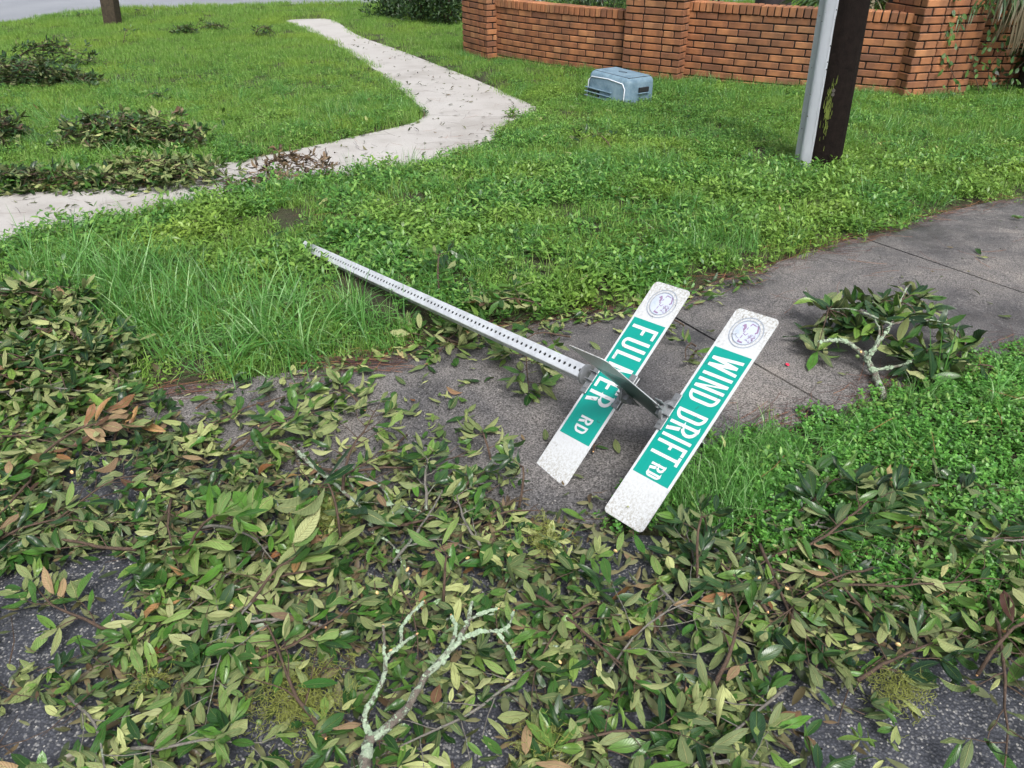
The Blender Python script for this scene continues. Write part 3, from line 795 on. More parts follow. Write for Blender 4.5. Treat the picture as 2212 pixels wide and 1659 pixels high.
def cover(name, P2, z, collection, nvar, s0, s1, tilt=.12):
    n = len(P2)
    if n == 0: return
    rot = np.stack([rng.normal(0, tilt, n), rng.normal(0, tilt, n), rng.random(n) * 6.283], 1)
    scatter(name, np.column_stack([P2, z]), rot, rng.uniform(s0, s1, n), rng.integers(0, nvar, n), collection)

G_SHORT = coll('short_grass_source', [blades(75, .13, .03, .065, .0038, .55, 2, M['grass']) for _ in range(5)])
G_MID = coll('grass_source', [blades(60, .11, .05, .11, .0045, .8, 3, M['grass']) for _ in range(5)])
G_LONG = coll('long_grass_source', [blades(17, .06, .26, .50, .0085, 1.6, 9, M['grass_long'], arch=1.3) for _ in range(6)])
G_FINE = coll('fine_grass_source', [blades(70, .08, .06, .16, .0028, 1.0, 4, M['grass_long']) for _ in range(4)])
G_WEED = coll('weed_source', [weeds(22, .12, .025, .065, .034, .0105, 3, M['weed']) for _ in range(6)])
G_WEEDF = coll('small_weed_source', [weeds(26, .13, .02, .045, .026, .009, 2, M['weed']) for _ in range(5)])
G_CLOV = coll('clover_source', [weeds(30, .10, .02, .05, .016, .009, 3, M['clover'], whorl=3) for _ in range(5)])

# candidate points over everything the picture sees, then split by zone
def cand(dens, x0, x1, y0, y1):
    n = int(dens * (x1 - x0) * (y1 - y0)); q = np.stack([rng.uniform(x0, x1, n), rng.uniform(y0, y1, n)], 1)
    half = (q[:, 1] * .72 + 1.6); return q[np.abs(q[:, 0]) < half]
TALL = poly([(60, 590), (200, 565), (420, 600), (600, 640), (780, 700), (905, 730), (800, 785), (600, 812), (420, 825), (330, 800), (250, 700), (60, 640)])
RPATCH = poly([(1300, 1150), (1420, 1062), (1500, 988), (1580, 943), (1700, 918), (1800, 884), (1900, 850), (2020, 804), (2120, 768), (2212, 748), (2700, 650), (2600, 1520), (2212, 1425), (2100, 1370), (1950, 1300), (1760, 1235), (1560, 1180), (1420, 1156)])
FINEP = poly([(1440, 1060), (1520, 975), (1640, 945), (1760, 1000), (1720, 1090), (1560, 1150), (1430, 1150)])
LONGR = poly([(1980, 860), (2060, 800), (2212, 770), (2350, 740), (2350, 900), (2150, 930), (2040, 920)])
BARE = poly([(560, 470), (640, 462), (700, 500), (660, 530), (590, 520)])
FARL = poly([(-400, 420), (-400, 100), (0, 58), (400, 18), (830, 11), (1000, 8), (1500, 8), (1900, 8), (1990, 60), (1000, 110), (880, 240), (600, 240), (300, 260), (0, 330)])

POST_LINE = np.array([[-.95, 3.67], [.25, 2.23]])
def lawn_pts(dens, x0, x1, y0, y1):
    q = cand(dens, x0, x1, y0, y1); z, i, d = lawn_height(q)
    keep = ~i & (d > .015) & (edge_dist(POST_LINE, q, False) > .10); return q[keep], z[keep], d[keep]
WALLS_PTS = [np.array([a0, a2, PMr, PR, PRr])]

q, z, d = lawn_pts(120, -8, 8, 1.6, 9.0)
inR = inside(RPATCH, q); inT = inside(TALL, q); bare = inside(BARE, q)
nz = vnoise(q[:, 0], q[:, 1], .9, 8); n2 = vnoise(q[:, 0], q[:, 1], .35, 9)
left_lawn = (q[:, 0] < -.5) & (q[:, 1] > 6.2)
pw = np.where(left_lawn, .30, .60) - (q[:, 1] - 5) * .05
pick = rng.random(len(q))
grasszone = vnoise(q[:, 0], q[:, 1], .6, 21) > .52
m = ~inR & ~inT & ~bare & (pick < np.where(grasszone, pw * .35, pw))
bare2 = vnoise(q[:, 0], q[:, 1], .45, 61) * .6 + vnoise(q[:, 0], q[:, 1], .16, 62) * .4 < .25
m = m & (d > .03) & ~(bare2 & (rng.random(len(q)) < .8))
mn = m & (q[:, 1] < 5.6)
cover('near_weed_cover', q[mn], z[mn] - .006, G_WEED, 6, .8, 1.7)
mf = m & ~mn
cover('weed_cover', q[mf], z[mf] - .006, G_WEED, 6, .7, 1.3)
m2 = ~inR & ~bare & ~m & (rng.random(len(q)) < .95)
cover('short_grass', q[m2], z[m2] - .006, G_MID, 5, .55, 1.0)
m3 = ~inR & ~bare & (rng.random(len(q)) < .35)
cover('low_weed_cover', q[m3], z[m3] - .004, G_WEEDF, 5, .8, 1.2)
q, z, d = lawn_pts(70, -13.5, 15, 8.8, 17)
m = rng.random(len(q)) < np.clip(.55 - (q[:, 1] - 9) * .14, 0, 1)
cover('far_weed_cover', q[m], z[m] - .004, G_WEEDF, 5, .9, 1.3)
cover('far_lawn_grass', q[~m], z[~m] - .004, G_SHORT, 5, .9, 1.4)
q, z, d = lawn_pts(26, -16, 20, 17, 21.5)
cover('distant_lawn_grass', q, z - .004, G_SHORT, 5, 1.3, 2.0)
# long clumps
def zone_pts(P, dens):
    lo, hi = P.min(0), P.max(0); n = int(dens * (hi - lo).prod()); q = np.stack([rng.uniform(lo[0], hi[0], n), rng.uniform(lo[1], hi[1], n)], 1)
    q = q[inside(P, q)]; z, i, d = lawn_height(q); k = ~i & (d > .01) & (edge_dist(POST_LINE, q, False) > .09); return q[k], z[k]
q, z = zone_pts(TALL, 190); cover('long_grass_clump', q, z - .01, G_LONG, 6, .38, .80, .25)
q, z = zone_pts(LONGR, 55); cover('long_grass_at_right', q, z - .01, G_LONG, 6, .4, .75, .2)
q, z = zone_pts(FINEP, 170); cover('fine_grass_beside_sign', q, z - .008, G_FINE, 4, .7, 1.15, .2)
q, z = zone_pts(RPATCH, 330)
pk = rng.random(len(q)); cz = vnoise(q[:, 0], q[:, 1], .3, 30)
cover('clover_patch', q[pk < .62], z[pk < .62] - .004, G_CLOV, 5, .6, 1.1)
k = (pk > .62) & (cz > .42) & (pk < .85); cover('right_patch_grass', q[k], z[k] - .004, G_FINE, 4, .45, .9, .25)
k = (pk > .85); cover('right_patch_weeds', q[k], z[k] - .004, G_WEED, 6, .6, 1.0)
# sparse taller grass in the middle lawn, and along the wall foot and pole
q, z, d = lawn_pts(20, -5, 6, 3, 9.5); k = ~inside(RPATCH, q) & (vnoise(q[:, 0], q[:, 1], .5, 40) > .52)
cover('taller_lawn_tufts', q[k], z[k] - .006, G_FINE, 4, .7, 1.4, .3)
foot = []
for P_, nn in (([a0, a2], 60), ([b0, b2], 70), ([PM, PMr], 22), ([PL, PLr], 20), ([PR, PRr], 26), ([c0, c0 + np.array([1.5, .1])], 30)):
    for _ in range(nn):
        t = random.random(); p = np.array(P_[0]) * (1 - t) + np.array(P_[1]) * t; foot.append(p + np.array([random.gauss(-.03, .05), -.10 - abs(random.gauss(0, .07))]))
foot = np.array(foot); zf = lawn_height(foot)[0]
cover('grass_at_wall_foot', foot, zf - .01, G_FINE, 4, .55, 1.1, .3)

# ------------------------------------------------------------------ pine needles
def needles(name, pts, ang0, spread, L0=.10, L1=.2, wd=.0015, lift=.012):
    n = len(pts); a = ang0 + rng.normal(0, spread, n); L = rng.uniform(L0, L1, n); z = lawn_height(pts)
    z = np.where(z[1], gz(pts[:, 1]) + .026, z[0] + .012) + rng.random(n) * lift
    bend = rng.normal(0, .25, n); S = 4; V = np.zeros((n, (S + 1) * 2, 3))
    for s in range(S + 1):
        f = s / S - .5; aa = a + bend * f; cx = pts[:, 0] + np.cos(aa) * L * f; cy = pts[:, 1] + np.sin(aa) * L * f; zz_ = z + rng.random(n) * .003 + .004 * abs(f)
        px, py = -np.sin(aa) * wd * .5, np.cos(aa) * wd * .5
        V[:, s * 2] = np.stack([cx - px, cy - py, zz_], 1); V[:, s * 2 + 1] = np.stack([cx + px, cy + py, zz_ + .0006], 1)
    f0 = np.array([(s * 2, s * 2 + 1, s * 2 + 3, s * 2 + 2) for s in range(S)]); F_ = (f0[None] + (np.arange(n) * (S + 1) * 2)[:, None, None]).reshape(-1, 4)
    return link(name, mesh_np(name, V.reshape(-1, 3), F_, M['needle'], tint=np.repeat(rng.random(n), (S + 1) * 2)), kind='stuff')
def along(P, n, off, sig):
    P = np.array(P); s = np.concatenate([[0], np.cumsum(np.hypot(*np.diff(P, axis=0).T))]); t = rng.random(n) * s[-1]; i = np.clip(np.searchsorted(s, t) - 1, 0, len(P) - 2)
    f = ((t - s[i]) / (s[i + 1] - s[i]))[:, None]; q = P[i] * (1 - f) + P[i + 1] * f; return q + rng.normal(0, sig, (n, 2)) + np.array(off)
edge_up = poly([(640, 812), (860, 768), (1090, 714), (1330, 676), (1480, 642), (1620, 598), (1760, 552), (1880, 516), (2080, 458), (2212, 432)])
needles('pine_needles_on_driveway_edge', along(edge_up, 600, (0, -.015), .05), .35, .45)
needles('pine_needle_drift', np.vstack([along(poly([(320, 862), (450, 848)]), 60, (0, 0), .05), along(poly([(690, 800), (860, 795)]), 80, (0, 0), .04)]), .12, .18, .12, .22)
needles('pine_needles_on_patch_edge', along(poly([(1560, 940), (1700, 918), (1800, 882), (1920, 845), (2060, 790), (2212, 748)]), 200, (0, 0), .05), .4, .7)
qn, zn = zone_pts(RPATCH, 60); needles('pine_needles_in_patch', qn, .4, 1.2, lift=.05)
qn = cand(22, -6, 6, 3, 9); needles('pine_needles_in_lawn', qn[~inside(ASPH, qn)], .5, 1.3, lift=.05)

# ------------------------------------------------------------------ fallen street sign (one assembly: post, brackets, three blades)
AX = np.array([[.6374, -.7654, .0884], [.5524, .5339, .6401], [-.5372, -.3592, .7632]])   # post axis a, blade length l, blade face n
u_, _, v_ = np.linalg.svd(AX); AX = u_ @ v_
SO = Vector((.2508, 2.2276, .2360))
SB = Matrix((tuple(AX[0]), tuple(AX[1]), tuple(AX[2]))).transposed()        # columns: X=a, Y=l, Z=n
sign = thing('street_sign', 'toppled street sign post with green FULMER RD and WIND DRIFT RD blades on the driveway', 'street sign', SO)
sign.rotation_mode = 'QUATERNION'; sign.rotation_quaternion = SB.to_quaternion()
LN = .763; WB = .1524
# perforated square post, from the ground end to the cap, holes every inch
def perf_post(L, s=.0508, pitch=.0254, rh=.0063):
    V = []; F_ = []; n = int(L / pitch); h = s / 2; cr = .004; ns = 10
    hole = [(rh * math.cos(i / ns * 6.2832 + .3), rh * math.sin(i / ns * 6.2832 + .3)) for i in range(ns)]
    for face in range(4):
        rot = Matrix.Rotation(face * math.pi / 2, 3, 'X')
        for c in range(n):
            x = -(c + .5) * pitch; b = len(V)
            hx, hy = pitch / 2, h - cr
            per = []
            for (px, py) in hole:     # push each hole vertex out to the cell border
                k = min(hx / abs(px) if abs(px) > 1e-9 else 9, hy / abs(py) if abs(py) > 1e-9 else 9); per.append((px * k, py * k))
            corners = [(hx, hy), (-hx, hy), (-hx, -hy), (hx, -hy)]
            for (px, py) in hole: V.append(tuple(rot @ Vector((x + px, py, h))))
            for (px, py) in hole: V.append(tuple(rot @ Vector((x + px, py, h - .0026))))
            for (px, py) in per: V.append(tuple(rot @ Vector((x + px, py, h))))
            for i in range(ns):
                j = (i + 1) % ns
                F_.append([b + i, b + 2 * ns + i, b + 2 * ns + j, b + j]); F_.append([b + i, b + j, b + ns + j, b + ns + i])
            for cx_, cy_ in corners:
                ang = math.atan2(cy_, cx_)
                for i in range(ns):
                    a1 = math.atan2(hole[i][1], hole[i][0]); a2 = math.atan2(hole[(i + 1) % ns][1], hole[(i + 1) % ns][0])
                    if a2 < a1: a2 += 6.2832
                    aa = ang if ang >= a1 else ang + 6.2832
                    if a1 <= aa <= a2:
                        V.append(tuple(rot @ Vector((x + cx_, cy_, h)))); F_.append([b + 2 * ns + i, len(V) - 1, b + 2 * ns + (i + 1) % ns, b + 2 * ns + i][:3] + [b + 2 * ns + (i + 1) % ns][:0])
        # rounded corner strip
        b = len(V)
        for k in range(4):
            a = k / 3 * math.pi / 2; yy = h - cr + cr * math.sin(a); z_ = h - cr + cr * math.cos(a)
            V.append(tuple(rot @ Vector((0, -yy, z_)))); V.append(tuple(rot @ Vector((-n * pitch, -yy, z_))))
        for k in range(3): F_.append([b + 2 * k, b + 2 * k + 1, b + 2 * k + 3, b + 2 * k + 2])
    me = bpy.data.meshes.new('post'); me.from_pydata(V, [], F_); me.materials.append(M['galv'])
    return me, n * pitch
pm, PLEN = perf_post(2.13)
link('post', pm, sign, Matrix.Translation((0, 0, 0)))
bm = bmesh.new()       # near-black box filling the tube, painted in for the shade inside
add_box(bm, (-PLEN / 2, 0, 0), (PLEN - .006, .0425, .0425)); link('post_inside', bm_mesh('post_inside', bm, M['hollow_shade']), sign)

def blade_plate(nm='blade_plate', L=LN, W=WB, rad=.016, th=.0022):
    """rounded plate, X = reading direction, Y = up, centred in X, from 0 to W in Y"""
    pts = []
    for cx_, cy_, a0_ in ((L / 2 - rad, rad, -90), (L / 2 - rad, W - rad, 0), (-L / 2 + rad, W - rad, 90), (-L / 2 + rad, rad, 180)):
        for k in range(6): a = R(a0_ + k * 18); pts.append((cx_ + rad * math.cos(a), cy_ + rad * math.sin(a)))
    bm = bmesh.new(); top = [bm.verts.new((x, y, th / 2)) for x, y in pts]; bot = [bm.verts.new((x, y, -th / 2)) for x, y in pts]
    bm.faces.new(top); bm.faces.new(bot[::-1])
    for i in range(len(pts)): j = (i + 1) % len(pts); bm.faces.new([top[i], bot[i], bot[j], top[j]])
    return bm_mesh(nm, bm, M['white'])

def flat(polys, z, mat, nm):
    """polys: list of point lists in metres; each gets a hair more height than the one before"""
    V = []; F_ = []
    for k, p in enumerate(polys):
        b = len(V); V += [(x, y, z + k * .00003) for x, y in p]; F_.append(list(range(b, b + len(p))))
    me = bpy.data.meshes.new(nm); me.from_pydata(V, [], F_); me.materials.append(mat); return me

def strip(path, w_, closed=False):
    """mitred constant-width stroke as quads"""
    P = [np.array(p, float) for p in path]; n = len(P); Lf = []; Rt = []
    for i in range(n):
        a = P[(i - 1) % n] if (closed or i > 0) else None; c = P[(i + 1) % n] if (closed or i < n - 1) else None
        d1 = (P[i] - a) / np.linalg.norm(P[i] - a) if a is not None else None; d2 = (c - P[i]) / np.linalg.norm(c - P[i]) if c is not None else None
        if d1 is None: d1 = d2
        if d2 is None: d2 = d1
        n1 = np.array([-d1[1], d1[0]]); n2 = np.array([-d2[1], d2[0]]); m_ = n1 + n2; m_ /= np.linalg.norm(m_); k = 1 / max(.35, m_ @ n1)
        Lf.append(P[i] + m_ * k * w_ / 2); Rt.append(P[i] - m_ * k * w_ / 2)
    out = []
    for i in range(n if closed else n - 1):
        j = (i + 1) % n; out.append([tuple(Lf[i]), tuple(Rt[i]), tuple(Rt[j]), tuple(Lf[j])])
    return out

def arcp(cx_, cy_, rx, ry, a0_, a1_, k=8): return [(cx_ + rx * math.cos(R(a0_ + (a1_ - a0_) * i / k)), cy_ + ry * math.sin(R(a0_ + (a1_ - a0_) * i / k))) for i in range(k + 1)]
def glyph(ch, x, wd, y0, h, s):
    """outline strokes of one highway letter; returns polygons"""
    X = lambda u: x + u; e = s / 2; o = []
    bar = lambda x0, y0_, x1, y1: o.append([(X(x0), y0 + y0_), (X(x1), y0 + y0_), (X(x1), y0 + y1), (X(x0), y0 + y1)])
    if ch == 'I': bar(0, 0, s, h)
    if ch == 'F': bar(0, 0, s, h); bar(s, h - s, wd, h); bar(s, h * .44, wd * .82, h * .44 + s)
    if ch == 'E': bar(0, 0, s, h); bar(s, h - s, wd, h); bar(s, h * .44, wd * .85, h * .44 + s); bar(s, 0, wd, s)
    if ch == 'L': bar(0, 0, s, h); bar(s, 0, wd, s)
    if ch == 'T': bar(0, h - s, wd, h); bar(wd / 2 - e, 0, wd / 2 + e, h - s)
    if ch == 'U':
        r = min(wd / 2 - e, h * .25); p = [(X(e), y0 + h)] + [(X(q), y0 + v) for q, v in arcp(e + r, e + r, r, r, 180, 270, 6)] + [(X(q), y0 + v) for q, v in arcp(wd - e - r, e + r, r, r, 270, 360, 6)][1:] + [(X(wd - e), y0 + h)]; o += strip(p, s)
    if ch == 'D':
        r = min(wd * .62, h * .28); p = [(X(e), y0 + e), (X(wd - e - r), y0 + e)] + [(X(q), y0 + v) for q, v in arcp(wd - e - r, e + r, r, r, -90, 0, 6)][1:] + [(X(q), y0 + v) for q, v in arcp(wd - e - r, h - e - r, r, r, 0, 90, 6)] + [(X(e), y0 + h - e)]; o += strip(p, s, True)
    if ch == 'R':
        yb = h * .42; r = (h - s - yb) / 2; p = [(X(s), y0 + yb + e), (X(wd - e - r), y0 + yb + e)] + [(X(q), y0 + v) for q, v in arcp(wd - e - r, (yb + e + h - e) / 2, r, (h - e - yb - e) / 2, -90, 90, 8)][1:-1] + [(X(wd - e - r), y0 + h - e), (X(s), y0 + h - e)]; o += strip(p, s); bar(0, 0, s, h)
        o.append([(X(wd * .40), y0 + yb), (X(wd - s * 1.12), y0), (X(wd + s * .02), y0), (X(wd * .40 + s * 1.15), y0 + yb)])
    if ch == 'N': bar(0, 0, s, h); bar(wd - s, 0, wd, h); o.append([(X(s), y0 + h), (X(s), y0 + h * .72), (X(wd - s), y0), (X(wd - s), y0 + h * .28)])
    if ch == 'M':
        bar(0, 0, s, h); bar(wd - s, 0, wd, h); m_ = wd / 2
        o.append([(X(s), y0 + h), (X(s), y0 + h * .62), (X(m_), y0), (X(m_), y0 + h * .36)]); o.append([(X(m_), y0 + h * .36), (X(m_), y0), (X(wd - s), y0 + h * .62), (X(wd - s), y0 + h)])
    if ch == 'W':
        q = wd / 4; t = s * .98
        for a_, b_, up in ((0, q, 1), (q, 2 * q, 0), (2 * q, 3 * q, 1), (3 * q, wd, 0)):
            pass
        xs_ = [t / 2, q + t * .12, wd / 2, wd - q - t * .12, wd - t / 2]; ys_ = [h, 0, h * .92, 0, h]
        for i in range(4):
            xa, xb = xs_[i], xs_[i + 1]; ya, yb = ys_[i], ys_[i + 1]
            o.append([(X(xa - t / 2), y0 + ya), (X(xb - t / 2), y0 + yb), (X(xb + t / 2), y0 + yb), (X(xa + t / 2), y0 + ya)])
    return o

def blade(text, label, mt, seal=True):
    root = link('sign_blade', blade_plate(), sign, mt, label=label)
    x0 = lambda v: -LN / 2 + v / 1000
    zt = .0014
    link('green_panel', flat([[(x0(147), .0085), (x0(612), .0085), (x0(612), .1435), (x0(147), .1435)]], zt, M['green'], 'green_panel'), root)
    for ch, xa, xb, ya, yb, s in text:
        link('letter_' + ch.lower(), flat(glyph(ch, x0(xa), (xb - xa) / 1000, ya / 1000, (yb - ya) / 1000, s / 1000), zt + .0004, M['letter'], 'letter'), root)
    if seal:
        cx_, cy_, r = x0(73), .077, .055
        ringp = [[(cx_ + math.cos(R(a)) * r, cy_ + math.sin(R(a)) * r), (cx_ + math.cos(R(a + 10)) * r, cy_ + math.sin(R(a + 10)) * r), (cx_ + math.cos(R(a + 10)) * r * .945, cy_ + math.sin(R(a + 10)) * r * .945), (cx_ + math.cos(R(a)) * r * .945, cy_ + math.sin(R(a)) * r * .945)] for a in range(0, 360, 10)]
        r2 = r * .78
        link('seal_ring', flat(ringp + [[(q[0] * .0 + cx_ + (q[0] - cx_) * .80, cy_ + (q[1] - cy_) * .80) for q in p_] for p_ in ringp], zt, M['seal_ring'], 'seal_ring'), root)
        link('seal_face', flat([arcp(cx_, cy_, r2 * .97, r2 * .97, 0, 350, 35)], zt, M['seal_face'], 'seal_face'), root)
        rg = random.Random(5); pp = []
        def st_(pts, w_):
            for q in strip([(cx_ + a_ * r, cy_ + b_ * r) for a_, b_ in pts], w_ * r): pp.append(q)
        st_([(-.55, .35), (-.62, .05), (-.45, .0)], .06); st_([(-.60, .42), (-.5, .50), (-.2, .60), (-.1, .5)], .10); st_([(-.35, -.05), (-.2, -.08)], .05)
        st_([(-.1, -.1), (.1, -.12), (.15, .05), (.0, .12)], .04); st_([(.2, -.12), (.4, -.14)], .05); st_([(.48, -.15), (.66, -.2)], .05); st_([(.62, -.16), (.64, .12)], .10)
        st_([(-.48, -.35), (-.30, -.22), (-.12, -.24)], .14); st_([(-.2, -.28), (0, -.16)], .05); st_([(-.38, -.45), (-.3, -.2)], .05)
        for _ in range(46):
            a_ = rg.uniform(.05, .5); b_ = rg.uniform(.22, .62); dx_, dy_ = rg.uniform(-.09, .09), rg.uniform(-.09, .09); st_([(a_, b_), (a_ + dx_, b_ + dy_)], .025)
        link('seal_drawing', flat(pp, zt + .0004, M['seal_purple'], 'seal_drawing'), root)
        gg = []
        for _ in range(120):
            a_ = rg.uniform(-.30, .35); b_ = rg.uniform(-.66, -.34); w_ = rg.uniform(.010, .022)
            gg.append([(cx_ + (a_ + w_ * i_) * r, cy_ + (b_ + w_ * j_) * r) for i_, j_ in ((0, 0), (1, .3), (1.4, 1.5), (.2, 1))])
        link('seal_bush', flat(gg, zt + .0002, M['seal_green'], 'seal_bush'), root)
    # scratches and grass bits stuck on the face
    rg = random.Random(len(text)); bits = []
    for _ in range(16):
        a_ = rg.uniform(-.36, .36); b_ = rg.uniform(.01, .14); an = rg.uniform(0, 6.28); L_ = rg.uniform(.008, .022); cv = rg.uniform(-.6, .6)
        p_ = [(a_, b_)]
        for k_ in range(3): an += cv; p_.append((p_[-1][0] + math.cos(an) * L_ / 3, p_[-1][1] + math.sin(an) * L_ / 3))
        if all(.004 < q[1] < .148 for q in p_): bits += strip(p_, .0009)
    link('stuck_bits', flat(bits, zt + .003, M['bark'], 'stuck_bits'), root, kind='stuff')
    return root
# blade local (reading X, up Y, face Z) -> sign local (a, l, n): X=-l, Y=+a, Z=+n
def bl_mat(s0, c, phi=0.0):
    m = Matrix(((0, 1, 0), (-1, 0, 0), (0, 0, 1))).to_4x4()
    return Matrix.Translation((s0, c, 0)) @ Matrix.Rotation(phi, 4, 'X') @ m
S0, S1, S2 = .031, .358, .1945
THIRD = -85.5
T1 = [('F', 171, 208, 23, 131, 12), ('U', 222, 262, 23, 131, 12), ('L', 277, 312, 23, 131, 12), ('M', 325, 372, 23, 131, 12), ('E', 386, 423, 23, 131, 12), ('R', 436, 478, 23, 131, 12), ('R', 529, 554, 51, 105, 8), ('D', 562, 588, 51, 105, 8)]
T2 = [('W', 168, 222, 24, 131, 10.5), ('I', 233, 245, 24, 131, 10.5), ('N', 256, 291, 24, 131, 10.5), ('D', 302, 337, 24, 131, 10.5), ('D', 370, 405, 24, 131, 10.5), ('R', 416, 452, 24, 131, 10.5), ('I', 462, 474, 24, 131, 10.5), ('F', 485, 512, 24, 131, 10.5),
      ('T', 515, 545, 24, 131, 10.5), ('R', 560, 583, 51, 105, 8), ('D', 590, 612 - 6, 51, 105, 7)]
blade(T1, 'green and white blade reading FULMER RD', bl_mat(S0, .019))
blade(T2, 'green and white blade reading WIND DRIFT RD, farthest from the post', bl_mat(S1, .020, -.032))
# third blade, turned a quarter round the post axis, seen nearly edge on
third = link('sign_blade', blade_plate(), sign, Matrix.Translation((S2, 0, -.006)) @ Matrix.Rotation(R(THIRD), 4, 'X') @ bl_mat(0, 0), label='cross blade standing on edge between the two lettered blades')
for side in (1, -1):
    fm = Matrix.Diagonal((1, 1, 1, 1)) if side == 1 else Matrix.Translation((0, WB, 0)) @ Matrix.Rotation(math.pi, 4, 'X')
    g_ = flat([[(-LN / 2 + .147, .0085), (-LN / 2 + .612, .0085), (-LN / 2 + .612, .1435), (-LN / 2 + .147, .1435)]], .0014, M['dull_green'], 'green_panel')
    link('green_panel', g_, third, fm)
    link('painted_reflections', flat([[(-.16 + random.uniform(0, .05), .016 + q_ * .013), (.20, .016 + q_ * .013), (.20, .021 + q_ * .013), (-.16, .021 + q_ * .013)] for q_ in range(9)], .0018, M['stripe'], 'painted_reflections'), third, fm, kind='stuff')  # dark lengthwise stripes painted in for reflections on the ribbed blade
# brackets
def bracket(x, lo, hi_, along_l, cap=False):
    """channel that grips a blade edge: x = channel centre on the axis; along_l: runs along l, else along n"""
    root = None
    bm = bmesh.new(); rot = Matrix.Identity(3) if along_l else Matrix.Rotation(R(90), 3, 'X'); ln = hi_ - lo
    for s in (-1, 1): add_box(bm, rot @ Vector((x, (lo + hi_) / 2, s * .0075)), (.026, ln, .0045), rot)
    bmesh.ops.bevel(bm, geom=bm.edges[:], offset=.0014, segments=1, affect='EDGES')
    add_cyl(bm, rot @ Vector((x, hi_ - .018, .0115)), .0065, .0065, .004, 'Z', 12, rot); add_cyl(bm, rot @ Vector((x, lo + .020, .0125)), .005, .005, .007, 'Z', 8, rot)
    for yy in (-.016, .016): add_box(bm, rot @ Vector((x - .0, yy, .017)), (.030, .003, .018), rot)
    return bm
def hub(x, r, th):
    bm = bmesh.new(); add_cyl(bm, (x, 0, 0), r, r * .96, th, 'X', 24); return bm
bm = bracket(S0 + .004, -.062, .066, True); link('bracket', bm_mesh('bracket', bm, M['cast']), sign)
bm = bmesh.new(); add_cyl(bm, (.003, 0, 0), .037, .036, .009, 'X', 24); add_box(bm, (-.018, 0, 0), (.042, .0425, .0425)); link('cap_plate', bm_mesh('cap_plate', bm, M['cast']), sign)
for xa, xb in ((S0 + WB - .003, S2 + .003), (S2 + WB - .003, S1 + .003)):
    first_l = xa < .25
    bm = bracket(xa, -.064, .064, first_l); link('bracket', bm_mesh('bracket', bm, M['cast']), sign)
    bm = bracket(xb, -.064, .064, not first_l); link('bracket', bm_mesh('bracket', bm, M['cast']), sign)
    link('hub_disc', bm_mesh('hub_disc', hub((xa + xb) / 2, .036, .010), M['cast']), sign)

# ------------------------------------------------------------------ utility pole
pb = G(1765, 372); t_ = ray(1830, 0); k_ = (pb[1] + .02) / t_[1]; pt = t_ * k_ + np.array([0, 0, EYE])
pd = (pt - pb) / np.linalg.norm(pt - pb)
pole = thing('utility_pole', 'dark creosoted wooden utility pole with a pale conduit guard up its left side', 'utility pole', tuple(pb))
def shaft(base, d, L, r0, r1, seg=28, rough=.004, crack=True, n=40):
    V = []; d = Vector(d).normalized(); m = frame(d, Vector((0, -1, 0))).to_3x3()    # X along shaft
    cr = [(random.randrange(seg), random.uniform(0, .6), random.uniform(.15, .5)) for _ in range(14)]
    for i in range(n + 1):
        f = i / n
        for j in range(seg):
            a = j / seg * 6.2832; r = r0 + (r1 - r0) * f + rough * math.sin(j * 2.3 + 1.5 * math.sin(f * 5)) + random.gauss(0, .0012)
            for (cj, c0_, cl) in cr:
                if cj == j and c0_ < f < c0_ + cl and crack: r -= .012
            V.append(tuple(m @ Vector((f * L - .25, math.cos(a) * r, math.sin(a) * r))))
    F_ = [(i * seg + j, i * seg + (j + 1) % seg, (i + 1) * seg + (j + 1) % seg, (i + 1) * seg + j) for i in range(n) for j in range(seg)]
    return V, F_
V, F_ = shaft(pb, pd, 6.5, .148, .130, 40)
me = mesh_np('pole_shaft', V, F_, M['wood'], smooth_=True); link('pole_shaft', me, pole)
PZ = Vector(pd); toL = Vector((-.92, -.40, 0)); toL = (toL - PZ * toL.dot(PZ)).normalized(); side_ = PZ.cross(toL).normalized()
# conduit guard: half round channel with two flanges
prof = [(-.100, .0), (-.055, .0)] + [(-.055 + .110 * i_ / 16, .038 * math.sin(math.pi * i_ / 16) ** 1.3) for i_ in range(1, 17)] + [(.062, -.012)]
V = []; n = 2
gb = Vector(); hts = [.0 - .05, 5.8]
for hgt in hts:
    for (s_, o_) in prof: V.append(tuple(PZ * hgt + toL * (.142 + o_) + side_ * s_))
k = len(prof); F_ = [(j, j + 1, k + j + 1, k + j) for j in range(k - 1)]
bm = bmesh.new(); vs = [bm.verts.new(v) for v in V]
for f in F_: bm.faces.new([vs[i] for i in f])
r_ = bmesh.ops.solidify(bm, geom=bm.faces[:], thickness=.003)
link('conduit_guard', bm_mesh('conduit_guard', bm, M['guard']), pole)
bm = bmesh.new()
for _ in range(26):
    hgt = random.uniform(.08, 1.35); a = R(random.uniform(25, 155)); s_ = -.050 * math.cos(a); o_ = .045 * math.sin(a) + .004
    if random.random() < .4: s_ = random.choice((-.07, .07)) ; o_ = .001
    nrm = (toL * math.sin(a) - side_ * math.cos(a)) if abs(s_) < .06 else toL
    q = bmesh.ops.create_cone(bm, cap_ends=True, segments=7, radius1=random.uniform(.0015, .0055), radius2=.001, depth=.002)
    bmesh.ops.transform(bm, matrix=Matrix.Translation(PZ * hgt + toL * (.144 + o_) + side_ * s_ + nrm * .002) @ nrm.to_track_quat('Z', 'Y').to_matrix().to_4x4(), verts=q['verts'])
link('guard_spots', bm_mesh('guard_spots', bm, M['spot']), pole, kind='stuff')
fr = Vector((-.28, -.96, 0)).normalized()
